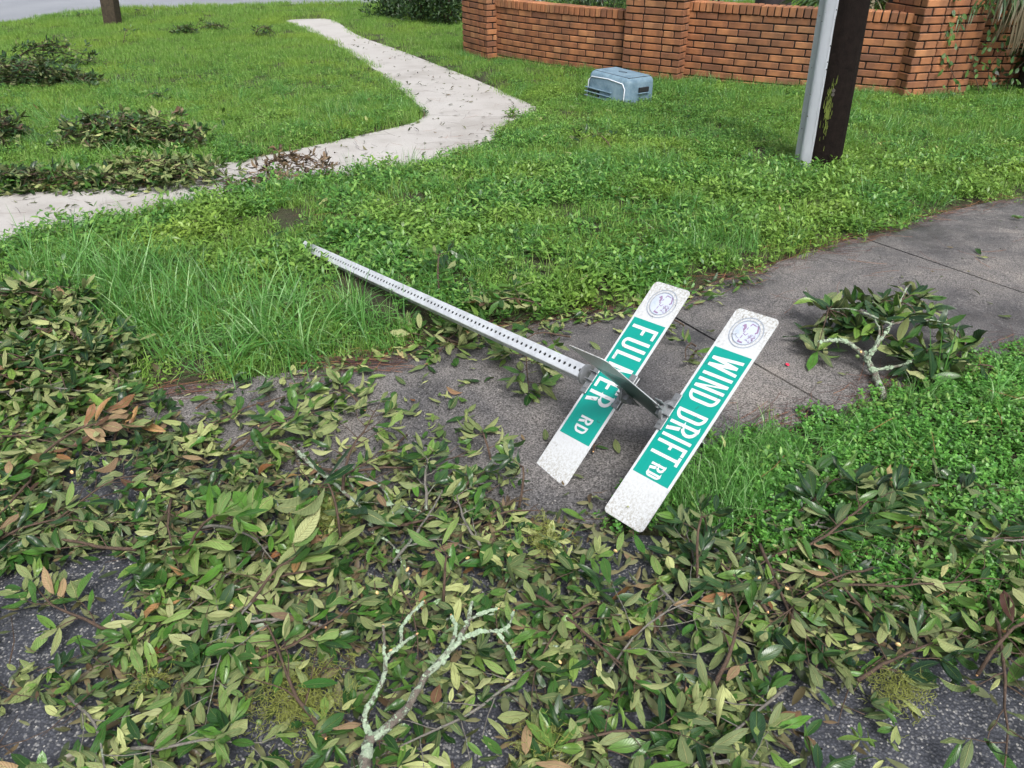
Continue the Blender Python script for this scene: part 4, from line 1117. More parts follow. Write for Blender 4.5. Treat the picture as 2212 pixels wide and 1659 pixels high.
for hgt in (.60, .575):
    bm = bmesh.new(); q = add_cyl(bm, (0, 0, 0), .013, .011, .02, 'Z', 8)
    bmesh.ops.transform(bm, matrix=Matrix.Translation(PZ * hgt + fr * .152) @ fr.to_track_quat('Z', 'Y').to_matrix().to_4x4(), verts=bm.verts[:])
    link('bolt', bm_mesh('bolt', bm, M['bolt']), pole)
bm = bmesh.new(); fl = Vector((-.36, -.93, 0)).normalized(); fs = PZ.cross(fl).normalized()
for _ in range(110):
    hgt = random.gauss(.47, .09); s_ = random.gauss(0, .012); L_ = random.uniform(.02, .06)
    c_ = PZ * hgt + fl * .1515 + fs * s_
    bm.faces.new([bm.verts.new(c_ + fs * x_ + PZ * y_ + fl * random.uniform(0, .002)) for x_, y_ in ((-.0016, -L_ / 2), (.0016, -L_ / 2), (.0008, L_ / 2), (-.0008, L_ / 2))])
link('algae_streak', bm_mesh('algae_streak', bm, M['algae']), pole, kind='stuff')
# far post at the left
pb2 = G(246, 60); t_ = ray(236, 0); k_ = pb2[1] / t_[1]; pt2 = t_ * k_ + np.array([0, 0, EYE])
d2 = (pt2 - pb2) / np.linalg.norm(pt2 - pb2)
post2 = thing('wooden_post', 'weathered dark wooden post standing alone on the far lawn near the road', 'post', tuple(pb2))
bm = bmesh.new(); add_box(bm, (0, 0, 1.3), (.24, .24, 3.1)); bmesh.ops.subdivide_edges(bm, edges=bm.edges[:], cuts=6)
for v in bm.verts: v.co += Vector((random.gauss(0, .004), random.gauss(0, .004), 0))
bmesh.ops.bevel(bm, geom=[e for e in bm.edges if e.is_boundary], offset=.01) if False else None
me = bm_mesh('post_shaft', bm, M['post_wood']); o = link('post_shaft', me, post2)
o.rotation_mode = 'QUATERNION'; o.rotation_quaternion = Vector((0, 0, 1)).rotation_difference(Vector(d2))

# ------------------------------------------------------------------ blue-grey plastic box
A_ = G(1260, 227); B_ = G(1351, 244); C_ = G(1392, 229)
ux = Vector((B_ - A_)).to_2d(); Lx = ux.length; ux.normalize(); uy = Vector((-ux.y, ux.x)); Ly = max(.36, abs(Vector((C_ - B_)).to_2d().dot(uy)))
bx = thing('utility_box', 'faded blue-grey plastic utility box half sunk in the weeds in front of the wall', 'utility box', (B_[0], B_[1], float(gz(B_[1])) + .0))
bx.rotation_euler = (R(-2), R(2.5), math.atan2(ux.y, ux.x))
HB = .345
def rbox(cx_, cy_, cz_, sx, sy, sz, bev, seg, taper=0.0):
    bm = bmesh.new(); add_box(bm, (cx_, cy_, cz_), (sx, sy, sz))
    if taper:
        for v in bm.verts:
            if v.co.z > cz_: v.co.x = cx_ + (v.co.x - cx_) * (1 - taper); v.co.y = cy_ + (v.co.y - cy_) * (1 - taper)
    bmesh.ops.bevel(bm, geom=bm.edges[:], offset=bev, segments=seg, affect='EDGES', profile=.5); return bm
bm = rbox(-Lx / 2, Ly / 2, HB / 2 - .03, Lx, Ly, HB, .055, 5, .07)
body = bm_mesh('box_body', bm, M['box'], True); link('box_body', body, bx)
bm = rbox(-Lx / 2, Ly / 2, HB - .033, Lx * .80, Ly * .74, .012, .005, 2); link('lid', bm_mesh('lid', bm, M['box']), bx)
bm = rbox(-Lx / 2, Ly / 2, HB - .0345, Lx * .80 + .012, Ly * .74 + .012, .006, .002, 1); link('lid_seam', bm_mesh('lid_seam', bm, M['hollow_shade']), bx)
bm = bmesh.new()
for i in range(24):
    a = i / 24 * 6.2832; add_box(bm, (-Lx * .50 + .05 * math.cos(a), Ly * .52 + .022 * math.sin(a), HB - .0262), (.012, .006, .003), Matrix.Rotation(a + 1.57, 3, 'Z'))
link('lid_ring', bm_mesh('lid_ring', bm, M['hollow_shade']), bx)
for i, zz0 in enumerate((.125, .085, .045)):
    bm = rbox(-Lx * .80, .006, zz0, Lx * .30, .02, .022, .004, 1); link('louvre', bm_mesh('louvre', bm, M['hollow_shade']), bx)  # dark slab stands in for the shade inside each louvre slot
    bm = rbox(-Lx * .68, -.003, zz0 + .021, Lx * .62, .018, .011, .004, 1); bmesh.ops.rotate(bm, verts=bm.verts, cent=(0, 0, zz0 + .02), matrix=Matrix.Rotation(-.2, 3, 'X'))
    link('louvre_rib', bm_mesh('louvre_rib', bm, M['box']), bx)
bm = rbox(-.004, Ly * .55, .20, .02, Ly * .34, .048, .006, 2); link('handle_slot', bm_mesh('handle_slot', bm, M['hollow_shade']), bx)  # slot drawn as a dark slab, its shade put into the colour
bm = rbox(-.003, Ly * .55, .168, .022, Ly * .36, .010, .003, 1); link('handle_lip', bm_mesh('handle_lip', bm, M['box']), bx)
def tube_obj(nm, pts, r, mat, root, seg=6):
    V, F_ = tubes([(np.array(pts), np.full(len(pts), r))], seg); link(nm, mesh_np(nm, V, F_, mat, smooth_=True), root)
tube_obj('raised_bead', [(-Lx * .93, .000, .05), (-Lx * .93, .004, .22), (-Lx * .88, .010, .255), (-Lx * .5, .012, .268), (-Lx * .16, .011, .255), (-Lx * .09, .004, .21), (-Lx * .08, -.001, .05)], .006, M['guard'], bx)

# ------------------------------------------------------------------ plants behind the wall and in the distance
def leaf_cloud(name, centre, radii, n, L, W, mat, root, droop=0.0, up=.3, shell=.5):
    """leaves through a lumpy volume, joined as one part"""
    lumps = [(np.array([rng.uniform(-.65, .65), rng.uniform(-.65, .65), rng.uniform(-.5, .7)]) * radii, rng.uniform(.3, .55)) for _ in range(12)]
    V = np.zeros((n, 4, 3)); T = np.zeros((n, 4))
    for i in range(n):
        c, s = lumps[rng.integers(len(lumps))]; d = rng.normal(0, 1, 3); d /= np.linalg.norm(d); r = s * (shell + (1 - shell) * rng.random())
        p = np.array(centre) + c + d * r * np.array(radii); a = d * .6 + rng.normal(0, .5, 3) + np.array([0, 0, up - droop]); a /= np.linalg.norm(a)
        b = np.cross(a, rng.normal(0, 1, 3)); b /= np.linalg.norm(b); l = L * rng.uniform(.6, 1.2)
        V[i] = [p, p + a * l * .45 + b * W / 2, p + a * l, p + a * l * .45 - b * W / 2]; T[i] = rng.random()
    F_ = np.arange(n * 4).reshape(-1, 4); o = Vector(root.location)
    V = V.reshape(-1, 3) - np.array(o); link(name, mesh_np(name, V, F_, mat, tint=T.ravel()), root)

def shrub(p, radii, n, L, W, label, stemn=5, name='shrub', up=.3):
    root = thing(name, label, 'shrub', tuple(p))
    paths = []
    for k in range(stemn):
        a = k / stemn * 6.28; e = np.array([math.cos(a) * radii[0] * .5, math.sin(a) * radii[1] * .5, radii[2] * 1.1])
        paths.append((np.array([[0, 0, -.03], e * .5 + np.array([.03, 0, .02]), e]), [.018, .012, .006]))
    V, F_ = tubes(paths, 6); link('stem', mesh_np('stem', V, F_, M['bark']), root)
    leaf_cloud('foliage', (p[0], p[1], p[2] + radii[2] * .75), radii, n, L, W, M['bush'], root, up=up)
    return root
for (u, v, rx, ry, rz, n, lb) in [(850, 42, .55, .5, .5, 2600, 'small round dark bush at the lawn edge, farthest left of the bushes'),
                                  (905, 54, .6, .5, .6, 3200, 'dark bush with a loose low skirt next to the round bush'),
                                  (965, 58, .65, .5, .9, 4200, 'taller dark green bush standing against the left brick pillar')]:
    p = G(u, v); shrub(p, (rx, ry, rz), n, .085, .03, lb)
for (x, y, rx, ry, rz, n, L, W, lb) in [(.25, 13.2, .8, .45, .95, 5200, .08, .012, 'fine-leaved dark shrub behind the curved wall, beside the left pillar'),
                                     (1.2, 12.5, .8, .5, .95, 7500, .10, .011, 'needle-leaved dark green shrub rising behind the curved wall, beside the middle pillar')]:
    shrub(np.array([x, y, float(gz(y))]), (rx, ry, rz), n, L, W, lb)
shrub(np.array([7.2, 10.6, float(gz(10.6))]), (1.3, .7, 1.0), 5200, .12, .04, 'deep shaded shrub behind the wall at the right edge')
shrub(np.array([5.55, 9.22, float(gz(9.2))]), (.42, .22, .55), 1500, .09, .04, 'dark leafy bush between the right brick pillar and the palm')
# tree trunk behind the wall
tp = G(1667, 16); tp = np.array([tp[0] * .82, tp[1] * .82, 0]); tp[2] = float(gz(tp[1]))
tree = thing('tree', 'thick dark tree trunk behind the long low wall, left of the utility pole', 'tree', tuple(tp))
V, F_ = shaft(tp, (.02, .0, 1), 6, .33, .24, 30, .012, False); V = [(v[0], v[1], v[2]) for v in V]
link('trunk', mesh_np('trunk', V, F_, M['tree_bark'], smooth_=True), tree)
lp = []
for k in range(5):
    a = k * 1.26; lp.append((np.array([[0, 0, 5.3], [math.cos(a) * .9, math.sin(a) * .9, 6.3], [math.cos(a) * 2.2, math.sin(a) * 2.2, 7.4]]), [.14, .09, .03]))
V, F_ = tubes(lp, 8); link('limb', mesh_np('limb', V, F_, M['tree_bark'], smooth_=True), tree)
leaf_cloud('crown', (tp[0], tp[1], 8.3), (3.0, 3.0, 1.6), 5000, .14, .06, M['bush'], tree)
# thin dark stems of saplings left of that trunk
for i, (u, lb) in enumerate(((1537, 'thin dark sapling stem behind the wall, left one of a close pair'), (1549, 'thin dark sapling stem behind the wall, right one of a close pair'))):
    p = G(u, 20); p = p * .86; p[2] = float(gz(p[1]))
    s = thing('sapling', lb, 'sapling', tuple(p)); V, F_ = tubes([(np.array([[0, 0, -.03], [.02, 0, .8], [.05 - .1 * i, 0, 1.7], [.1, .02, 2.6]]), [.022, .02, .016, .008]), (np.array([[.02, 0, .82], [.12, 0, .98]]), [.012, .006])], 7)
    link('trunk', mesh_np('trunk', V, F_, M['tree_bark']), s); leaf_cloud('foliage', (p[0], p[1], p[2] + 2.9), (.5, .5, .5), 500, .08, .03, M['bush'], s)

def frond(base, direction, L, nleaf, ll, mat, root, droop=.6, fan=False, wd=.022, hang=.5):
    """a feather or fan palm leaf: stalk and long leaflets"""
    d = np.array(direction, float); d /= np.linalg.norm(d); P = [np.array(base, float)]; n = 10
    for i in range(n):
        d = d + np.array([0, 0, -droop / n]); d /= np.linalg.norm(d); P.append(P[-1] + d * L / n)
    P = np.array(P); o = np.array(root.location)
    V, F_ = tubes([(P - o, np.linspace(.012, .003, n + 1))], 5); fo = link('frond', mesh_np('frond', V, F_, mat), root)
    V = []; Fq = []; T = []
    for k in range(nleaf):
        if fan:
            q = P[-1]; a = (k / (nleaf - 1) - .5) * 4.2; s = np.cross(d, [0, 0, 1]); s /= np.linalg.norm(s) + 1e-9; ld = d * math.cos(a) + s * math.sin(a) + rng.normal(0, .06, 3); L2 = ll * rng.uniform(.8, 1.1)
        else:
            f = .12 + .86 * (k // 2) / (nleaf / 2); i = min(int(f * n), n - 1); q = P[i] + (P[i + 1] - P[i]) * (f * n - i); dd = P[i + 1] - P[i]; dd /= np.linalg.norm(dd)
            s = np.cross(dd, [0, 0, 1]); s /= np.linalg.norm(s) + 1e-9; ld = dd * .75 + s * (1 if k % 2 else -1) * .7 + rng.normal(0, .10, 3); L2 = ll * (1 - abs(f - .45) * .9) * rng.uniform(.8, 1.1)
        ld = ld / np.linalg.norm(ld); pts = [q]
        for j in range(5): ld = ld + np.array([0, 0, -hang / 5]); ld /= np.linalg.norm(ld); pts.append(pts[-1] + ld * L2 / 5)
        w0 = np.cross(ld, [.2, .3, 1]); w0 /= np.linalg.norm(w0); b = len(V); t = rng.random()
        for j, p in enumerate(pts):
            ww = wd * math.sin(math.pi * (.15 + .83 * j / 5)) / 2; V += [p - w0 * ww - o, p + w0 * ww - o]; T += [t, t]
        for j in range(5): Fq.append((b + 2 * j, b + 2 * j + 1, b + 2 * j + 3, b + 2 * j + 2))
    link('leaflets', mesh_np('leaflets', np.array(V), Fq, mat, tint=T), fo)
pz = float(gz(9.0))
pr = thing('palm', 'palm at the right edge with a long dry frond hanging over the brick wall', 'palm', (5.70, 8.90, pz))
V, F_ = tubes([(np.array([[0, 0, -.1], [.02, 0, .6], [0, 0, 1.15]]), [.15, .14, .13])], 14); link('trunk', mesh_np('trunk', V, F_, M['tree_bark'], smooth_=True), pr)
for dv, dl_, mt, dr2, hg in (((-.75, -.30, .15), .70, 'palm_dry', 1.2, 2.2), ((-.60, -.55, .05), .62, 'palm_dry', 1.3, 2.0), ((-.85, -.1, .35), .80, 'palm_dry', 1.0, 1.8), ((-.9, -.15, .45), 1.3, 'palm', 1.2, .8), ((.3, -.7, .5), 1.4, 'palm', 1.2, .8), ((-.4, .5, .8), 1.4, 'palm', 1.2, .7), ((.8, .2, .5), 1.4, 'palm', 1.2, .8), ((-.8, -.5, .7), 1.2, 'palm', 1.3, .8)):
    frond((5.66, 8.86, pz + 1.10), dv, dl_, 56, .62, M[mt], pr, dr2, wd=.017, hang=hg)
for (u, y, ht, lb, kinds) in [(1738, 10.9, .95, 'fan palm behind the wall at the left side of the utility pole', ('palm', 'palm', 'palm_dry')),
                          (1885, 10.6, .95, 'dark fan palm behind the wall between the utility pole and the right pillar', ('palm', 'palm', 'palm', 'palm')),
                          (1935, 10.2, .80, 'dry brown fan palm behind the wall, touching the right pillar', ('palm_brown', 'palm_brown', 'palm'))]:
    x = (u - 1106) / FPX * (y / .98) ; z = float(gz(y)); rt = thing('fan_palm', lb, 'palm', (x, y, z))
    V, F_ = tubes([(np.array([[0, 0, -.05], [0, 0, .45], [.01, 0, .85]]), [.09, .085, .07])], 10); link('trunk', mesh_np('trunk', V, F_, M['tree_bark']), rt)
    for k in range(8):
        a = k * .8 + u; frond((x, y, z + .75), (math.cos(a) * .8, math.sin(a) * .8, .55), .42, 24, .50, M[kinds[k % len(kinds)]], rt, .5, True, .024, .7)
# vine on the right pillar
vr = thing('vine', 'green creeping vine climbing the right brick pillar and the shaded wall', 'vine', (float(PRr[0]), float(PRr[1]), zw(PRr)))
vp = []; vl = []
for k in range(5):
    s0_ = -.35 + k * .28; p = np.array([PRr[0] + dr_[0] * s0_, PRr[1] + dr_[1] * s0_]) + (-bk_r * .03 if s0_ < 0 else bk_r * .09); P = []
    for j in range(12):
        z_ = zw(PRr) + j * .095; q = np.array([p[0] + .06 * math.sin(j * .9 + k) + .012 * j * (k - 2), p[1] - .01, z_]); P.append(q)
        for _ in range(3): vl.append(q + np.array([rng.normal(0, .05), -abs(rng.normal(0, .03)), rng.normal(0, .04)]))
    vp.append((np.array(P) - np.array(vr.location), np.linspace(.005, .002, 12)))
V, F_ = tubes(vp, 5); link('stem', mesh_np('stem', V, F_, M['bark']), vr)
for q in vl:
    a = random.uniform(3.6, 5.9); m4 = Matrix.Translation(Vector(q) - Vector(vr.location)) @ frame((math.cos(a) * .5, math.sin(a) * .4, -random.uniform(.1, 1)), Vector((random.gauss(0, .3), -1, .5))) @ Matrix.Diagonal((.07 * random.uniform(.7, 1.3), .12 * random.uniform(.7, 1.1), .07, 1))
    link('leaf', random.choice(LEAF['vine']), vr, m4)

# ------------------------------------------------------------------ debris mat: loose leaves
MAT = poly([(-500, 640), (0, 640), (100, 660), (200, 750), (280, 840), (240, 880), (300, 935), (430, 935), (520, 990), (640, 1000), (740, 1040), (880, 1100), (980, 1080), (1120, 1130), (1250, 1120), (1330, 1150),
            (1460, 1165), (1600, 1175), (1700, 1165), (1800, 1185), (1900, 1160), (2212, 1130), (2700, 1110), (2700, 1560), (2212, 1470), (2050, 1440), (1900, 1465), (1830, 1520), (1760, 1659), (1700, 1900), (-700, 1900), (-700, 900)])
GAPS = [poly(g) for g in ([(160, 960), (330, 940), (310, 1010), (340, 1080), (200, 1130), (130, 1060)], [(-60, 1265), (150, 1230), (260, 1180), (320, 1240), (300, 1360), (140, 1480), (-60, 1520)],
                          [(-60, 1560), (150, 1540), (240, 1600), (150, 1720), (-60, 1720)], [(470, 1550), (560, 1500), (720, 1560), (650, 1700), (480, 1700)], [(1480, 1400), (1620, 1440), (1560, 1540), (1450, 1480)],
                          [(560, 1380), (720, 1420), (690, 1500), (540, 1450)], [(1290, 1560), (1400, 1520), (1500, 1600), (1400, 1700), (1290, 1700)], [(900, 1640), (1060, 1560), (1150, 1640), (1040, 1760)])]
DRIVE_MESS = poly([(0, 560), (150, 650), (330, 860), (700, 800), (1000, 730), (1230, 700), (1180, 800), (1000, 850), (1050, 960), (900, 1090), (600, 1000), (300, 940)])

def _sw(a, l, s, ext=0): v = SO + SB @ Vector((a, l, 0)); return (v.x, v.y - ext)
ZONES = [np.array([_sw(s_, -.37, 0, .20), _sw(s_ + WB, -.37, 0, .20), _sw(s_ + WB, -.37, 0), _sw(s_ + WB, .1, 0), _sw(s_, .1, 0), _sw(s_, -.37, 0)]) for s_ in (S0, S1)]
ZONES = [np.vstack([z_.mean(0) + (z_ - z_.mean(0)) * 1.25]) for z_ in ZONES]
def in_sign_zone(q):
    r = np.zeros(len(q), bool)
    for z_ in ZONES: r |= inside(z_, q)
    return r
def mat_density(q):
    m = inside(MAT, q).astype(float)
    d = edge_dist(MAT, q); m = np.where(m > 0, np.clip(.35 + d / .15, 0, 1), np.exp(-(d / .10) ** 2) * .22)
    for g in GAPS:
        i = inside(g, q); dd = edge_dist(g, q); m = np.where(i, m * np.clip(.55 - dd / .10, .06, 1), m)
    nn = vnoise(q[:, 0], q[:, 1], .22, 77); return m * np.clip(.45 + 1.4 * nn, .3, 1.15)

def surf_arr(q):
    z, i, d = lawn_height(q); return np.where(i, gz(q[:, 1]) + .026, z)

def loose(name, q, zlo, zhi, L0, L1, mat, tilt=.3, flipp=.6, tint=None, layer=None, whorl=0):
    q = q[~in_sign_zone(q)] if zhi > .02 else q; n = len(q); idx = rng.integers(0, len(LNP), n); a = rng.random(n) * 6.283; L = np.clip(rng.lognormal(math.log((L0 + L1) / 2.15), .30, n), L0 * .5, L1 * 1.15); zs = surf_arr(q)
    z = zs + zlo + (zhi - zlo) * (rng.random(n) if layer is None else layer); tl = rng.normal(0, tilt, n); rl = rng.normal(0, tilt * 1.1, n); flip = rng.random(n) < flipp; off = np.full(n, .5); tn = rng.random(n)
    i = 0
    while whorl and i < int(n * whorl) - 8:          # torn sprigs: several leaves from one point
        c_ = int(rng.integers(3, 8)); j = slice(i, i + c_); q[j] = q[i]; z[j] = z[i] + rng.uniform(0, .008, c_); off[j] = -.02
        a[j] = a[i] + (np.arange(c_) - c_ / 2) * rng.uniform(.35, .8) + rng.normal(0, .2, c_); flip[j] = (rng.random(c_) < .85) == flip[i]; tn[j] = np.clip(tn[i] * .96 + rng.normal(0, .07, c_), 0, .97); L[j] = L[i] * rng.uniform(.75, 1.15, c_); i += c_
    VV = []; FF = []; UU = []; TT = []; base = 0
    for i in range(n):
        V, F_, UV = LNP[idx[i]]; V = (V - np.array([off[i], 0, 0])) * L[i]; V = V * np.array([1, rng.uniform(.8, 1.15), 1])
        if flip[i]: V = V * np.array([1, -1, -1])
        ct, st = math.cos(tl[i]), math.sin(tl[i]); cr, sr = math.cos(rl[i]), math.sin(rl[i]); ca, sa = math.cos(a[i]), math.sin(a[i])
        x, y, zz_ = V.T; y, zz_ = y * cr - zz_ * sr, y * sr + zz_ * cr; x, zz_ = x * ct - zz_ * st, x * st + zz_ * ct; x, y = x * ca - y * sa, x * sa + y * ca
        lo = zz_.min(); zz_ = zz_ - max(0, 0) + max(0, (zs[i] + .004) - (z[i] + lo)) + z[i]
        VV.append(np.stack([x + q[i, 0], y + q[i, 1], zz_], 1)); FF.append(F_ + base); UU.append(UV); base += len(V)
        TT.append(np.full(len(V), tn[i] if tint is None else tint))
    return link(name, mesh_np(name, np.vstack(VV), np.vstack(FF), mat, tint=np.concatenate(TT), uv=np.vstack(UU), smooth_=True), kind='stuff')

def sample(nw, box, dens_fn):
    q = np.stack([rng.uniform(box[0], box[1], nw), rng.uniform(box[2], box[3], nw)], 1); q = q[np.abs(q[:, 0]) < q[:, 1] * .74 + .5]
    return q[rng.random(len(q)) < dens_fn(q)]
q = sample(60000, (-3.6, 3.6, .7, 4.3), mat_density)
loose('darkened_low_leaf_litter', q, .002, .014, .028, .06, M['litter_low'], .15)  # bottom layer coloured darker to paint the shadow gaps between leaves
q = sample(56000, (-3.6, 3.6, .7, 4.3), lambda q: mat_density(q) * np.where(in_sign_zone(q), 0, 1)); print('litter', len(q))
near = q[:, 1] < 10
loose('leaf_litter', q, .004, .038, .031, .074, M['litter'], .34, .50, whorl=.6)
q = sample(3600, (-3.4, 3.4, .8, 4.), mat_density); tws = []
for p in q[:1100]:
    a = random.uniform(0, 6.28); L_ = random.uniform(.04, .16); z_ = surface_z(p[0], p[1]) + random.uniform(.015, .045); m_ = np.array([p[0], p[1], z_]); b_ = random.gauss(0, .25)
    tws.append((np.array([m_, m_ + np.array([math.cos(a), math.sin(a), random.gauss(0, .08)]) * L_ * .5, m_ + np.array([math.cos(a) + math.cos(a + b_), math.sin(a) + math.sin(a + b_), random.gauss(0, .1)]) * L_ * .5]), [.0018, .0014, .0007]))
V, F_ = tubes(tws, 4); link('twig_litter', mesh_np('twig_litter', V, F_, M['bark']), kind='stuff')
# sparse leaves on the driveway, the sidewalk and in the grass
def dens_drive(q): return inside(DRIVE_MESS, q) * (.25 + .9 * vnoise(q[:, 0], q[:, 1], .18, 5)) * .8
q = sample(4600, (-3, 1.5, 2, 4.5), dens_drive); loose('driveway_leaf_litter', q, .001, .008, .034, .072, M['litter'], .10, .6)
def dens_d2(q): return inside(DRIVE, q) * .5
q = sample(700, (-1, 6, 1.8, 6.5), dens_d2); loose('driveway_small_debris', q, .0, .004, .012, .04, M['litter_low'], .12)
edgeq = along(poly([(640, 812), (860, 768), (1090, 718), (1330, 684), (1480, 650), (1620, 606)]), 340, (0, -.03), .05); loose('driveway_edge_leaves', edgeq, .002, .02, .035, .075, M['litter'], .25)
def dens_w(q): return inside(WALK, q) * .7
q = sample(4200, (-9, 1.6, 4.5, 14), dens_w); loose('sidewalk_debris', q, .0, .003, .02, .07, M['litter_low'], .12)
q = sample(800, (-7, 7, 3, 9), lambda q: (~inside(WALK, q) & ~inside(DRIVE, q)) * .8); loose('leaves_in_lawn', q, .03, .06, .04, .08, M['litter'], .4)
q, z = zone_pts(RPATCH, 26); loose('leaves_in_right_patch', q, .02, .06, .045, .085, M['litter'], .4)

# the most visible loose leaves as things of their own
def leaf_thing(p, label, group, kd='leaf', L=.07, z=.004, flip=None, name='fallen_leaf'):
    s = surface_z(p[0], p[1]); a = random.uniform(0, 6.28)
    m4 = Matrix.Translation((p[0], p[1], s + z + random.uniform(.004, .010))) @ frame((math.cos(a), math.sin(a), random.gauss(0, .08)), Vector((random.gauss(0, .15), random.gauss(0, .15), 1)), random.random() < .6 if flip is None else flip) @ Matrix.Diagonal((L, L, L, 1)) @ Matrix.Translation((-.5, 0, .0))
    link(name, random.choice(LEAF[kd]), None, m4, label=label, cat='leaf', group=group)
qd = sample(1400, (-2.2, 4.5, 1.8, 6), lambda q: inside(DRIVE, q) * (edge_dist(DRIVE, q) > .06) * (.15 + .85 * inside(DRIVE_MESS, q)))
for p in qd[:170]: leaf_thing(p, 'loose green leaf lying singly on the bare wet driveway', 'loose leaves on the driveway', L=random.uniform(.05, .085))
for p in sample(400, (-2.4, 2.4, .9, 2.6), lambda q: (mat_density(q) > .5).astype(float))[:26]: leaf_thing(p, 'curled orange-brown leaf lying on top of the green leaf litter', 'brown leaves on the litter', 'leaf_brown', random.uniform(.06, .095), .058)
for p in sample(500, (-2.2, 2.2, 1., 3.0), lambda q: (mat_density(q) > .5).astype(float))[:60]: leaf_thing(p, 'bright fresh green leaf lying on top of the leaf litter', 'fresh leaves on the litter', 'leaf_fresh', random.uniform(.06, .095), .055)
leaf_thing(G(1360, 1320), 'large tan oval leaf in the litter below the WIND DRIFT RD blade', None, 'leaf_brown', .13, .06)
leaf_thing(G(1350, 1437), 'large pinkish brown leaf with dark flecks, lying right of the lichen-covered branch', None, 'leaf_brown', .13, .06)
leaf_thing(G(1535, 1350), 'narrow dark red leaf standing up out of the litter', None, 'leaf_brown', .085, .07)
leaf_thing(G(250, 1050), 'large peach-brown leaf at the left next to the snapped twig end', None, 'leaf_brown', .12, .05)
leaf_thing(G(1362, 1122, .03), 'small green leaf stuck on the lower white end of the WIND DRIFT RD blade', None, 'leaf', .04, .06)

# ------------------------------------------------------------------ fallen branches
def pix_path(pts, h):
    out = []
    for (u, v), hh in zip(pts, h): q = G(u, v, hh); out.append((q[0], q[1], q[2]))
    return np.array(out)

def catmull(P, k=5):
    P = np.array(P); Q = np.vstack([2 * P[0] - P[1], P, 2 * P[-1] - P[-2]]); out = []
    for i in range(1, len(Q) - 2):
        for j in range(k):
            t = j / k; out.append(.5 * ((2 * Q[i]) + (-Q[i - 1] + Q[i + 1]) * t + (2 * Q[i - 1] - 5 * Q[i] + 4 * Q[i + 1] - Q[i + 2]) * t * t + (-Q[i - 1] + 3 * Q[i] - 3 * Q[i + 1] + Q[i + 2]) * t ** 3))
    out.append(P[-1]); return np.array(out)

def lichen_flakes(root, paths, n, size, name='lichen'):
    V = []; F_ = []; o = np.array(root.location)
    for _ in range(n):
        P, r = paths[rng.integers(len(paths))]; i = rng.integers(len(P) - 1); f = rng.random(); p = P[i] * (1 - f) + P[i + 1] * f; rr = r[i] * (1 - f) + r[i + 1] * f
        d = P[i + 1] - P[i]; d = d / (np.linalg.norm(d) + 1e-9); a = np.cross(d, [0, 0, 1]); a /= np.linalg.norm(a) + 1e-9; b = np.cross(a, d); th = rng.normal(math.pi / 2, 1.1)
        nn = a * math.cos(th) + b * math.sin(th); c = p + nn * rr * 1.0; s = size * rng.uniform(.5, 1.7); t1 = d + rng.normal(0, .3, 3); t1 /= np.linalg.norm(t1); t2 = np.cross(nn, t1); t2 /= np.linalg.norm(t2) + 1e-9; t1 = np.cross(t2, nn)
        if vnoise([p[0]], [p[1]], .025, 5)[0] < .42: continue
        k = 6; b0_ = len(V); V.append(c + nn * s * .10 - o)
        for j in range(k): an = j / k * 6.283; V.append(c + (t1 * math.cos(an) + t2 * math.sin(an)) * s * rng.uniform(.6, 1.1) + nn * s * rng.uniform(.0, .32) - o)
        for j in range(k): F_.append((b0_, b0_ + 1 + j, b0_ + 1 + (j + 1) % k))
    link(name, mesh_np(name, np.array(V), F_, M['lichen']), root, kind='stuff')

def bare_branch(label, specs, mat='lichen_bark', flakes=0, fs=.005, name='bare_branch', seg=10):
    """specs: list of (pixel path, heights, r0, r1)"""
    P0 = G(*specs[0][0][0], 0); root = thing(name, label, 'branch', (P0[0], P0[1], float(gz(P0[1]))))
    paths = []
    for pts, h, r0, r1 in specs:
        h = list(h) if hasattr(h, '__len__') else [h] * len(pts)
        P = catmull(pix_path(pts, h), 6); P[1:-1] += rng.normal(0, r0 * .16, (len(P) - 2, 3)); paths.append((P, np.linspace(r0, r1, len(P)) * (1 + rng.normal(0, .07, len(P)))))
    o = np.array(root.location)
    V, F_ = tubes([(p - o, r) for p, r in paths], seg); V = V + rng.normal(0, .0006, V.shape)
    link('stem', mesh_np('stem', V, F_, M[mat], smooth_=True), root)
    tipsV = []
    for p, r in paths[1:]:
        d = p[-1] - p[-2]; d /= np.linalg.norm(d); tipsV.append((np.array([p[-1] - d * .001, p[-1] + d * .004]) - o, [r[-1] * .95, r[-1] * .75]))
    if tipsV and name == 'bare_branch':
        V, F_ = tubes(tipsV, 7); link('snapped_end', mesh_np('snapped_end', V, F_, M['snap']), root)
    if flakes: lichen_flakes(root, paths[:4] if name == 'fallen_branch' else paths, flakes, fs)
    return root, paths

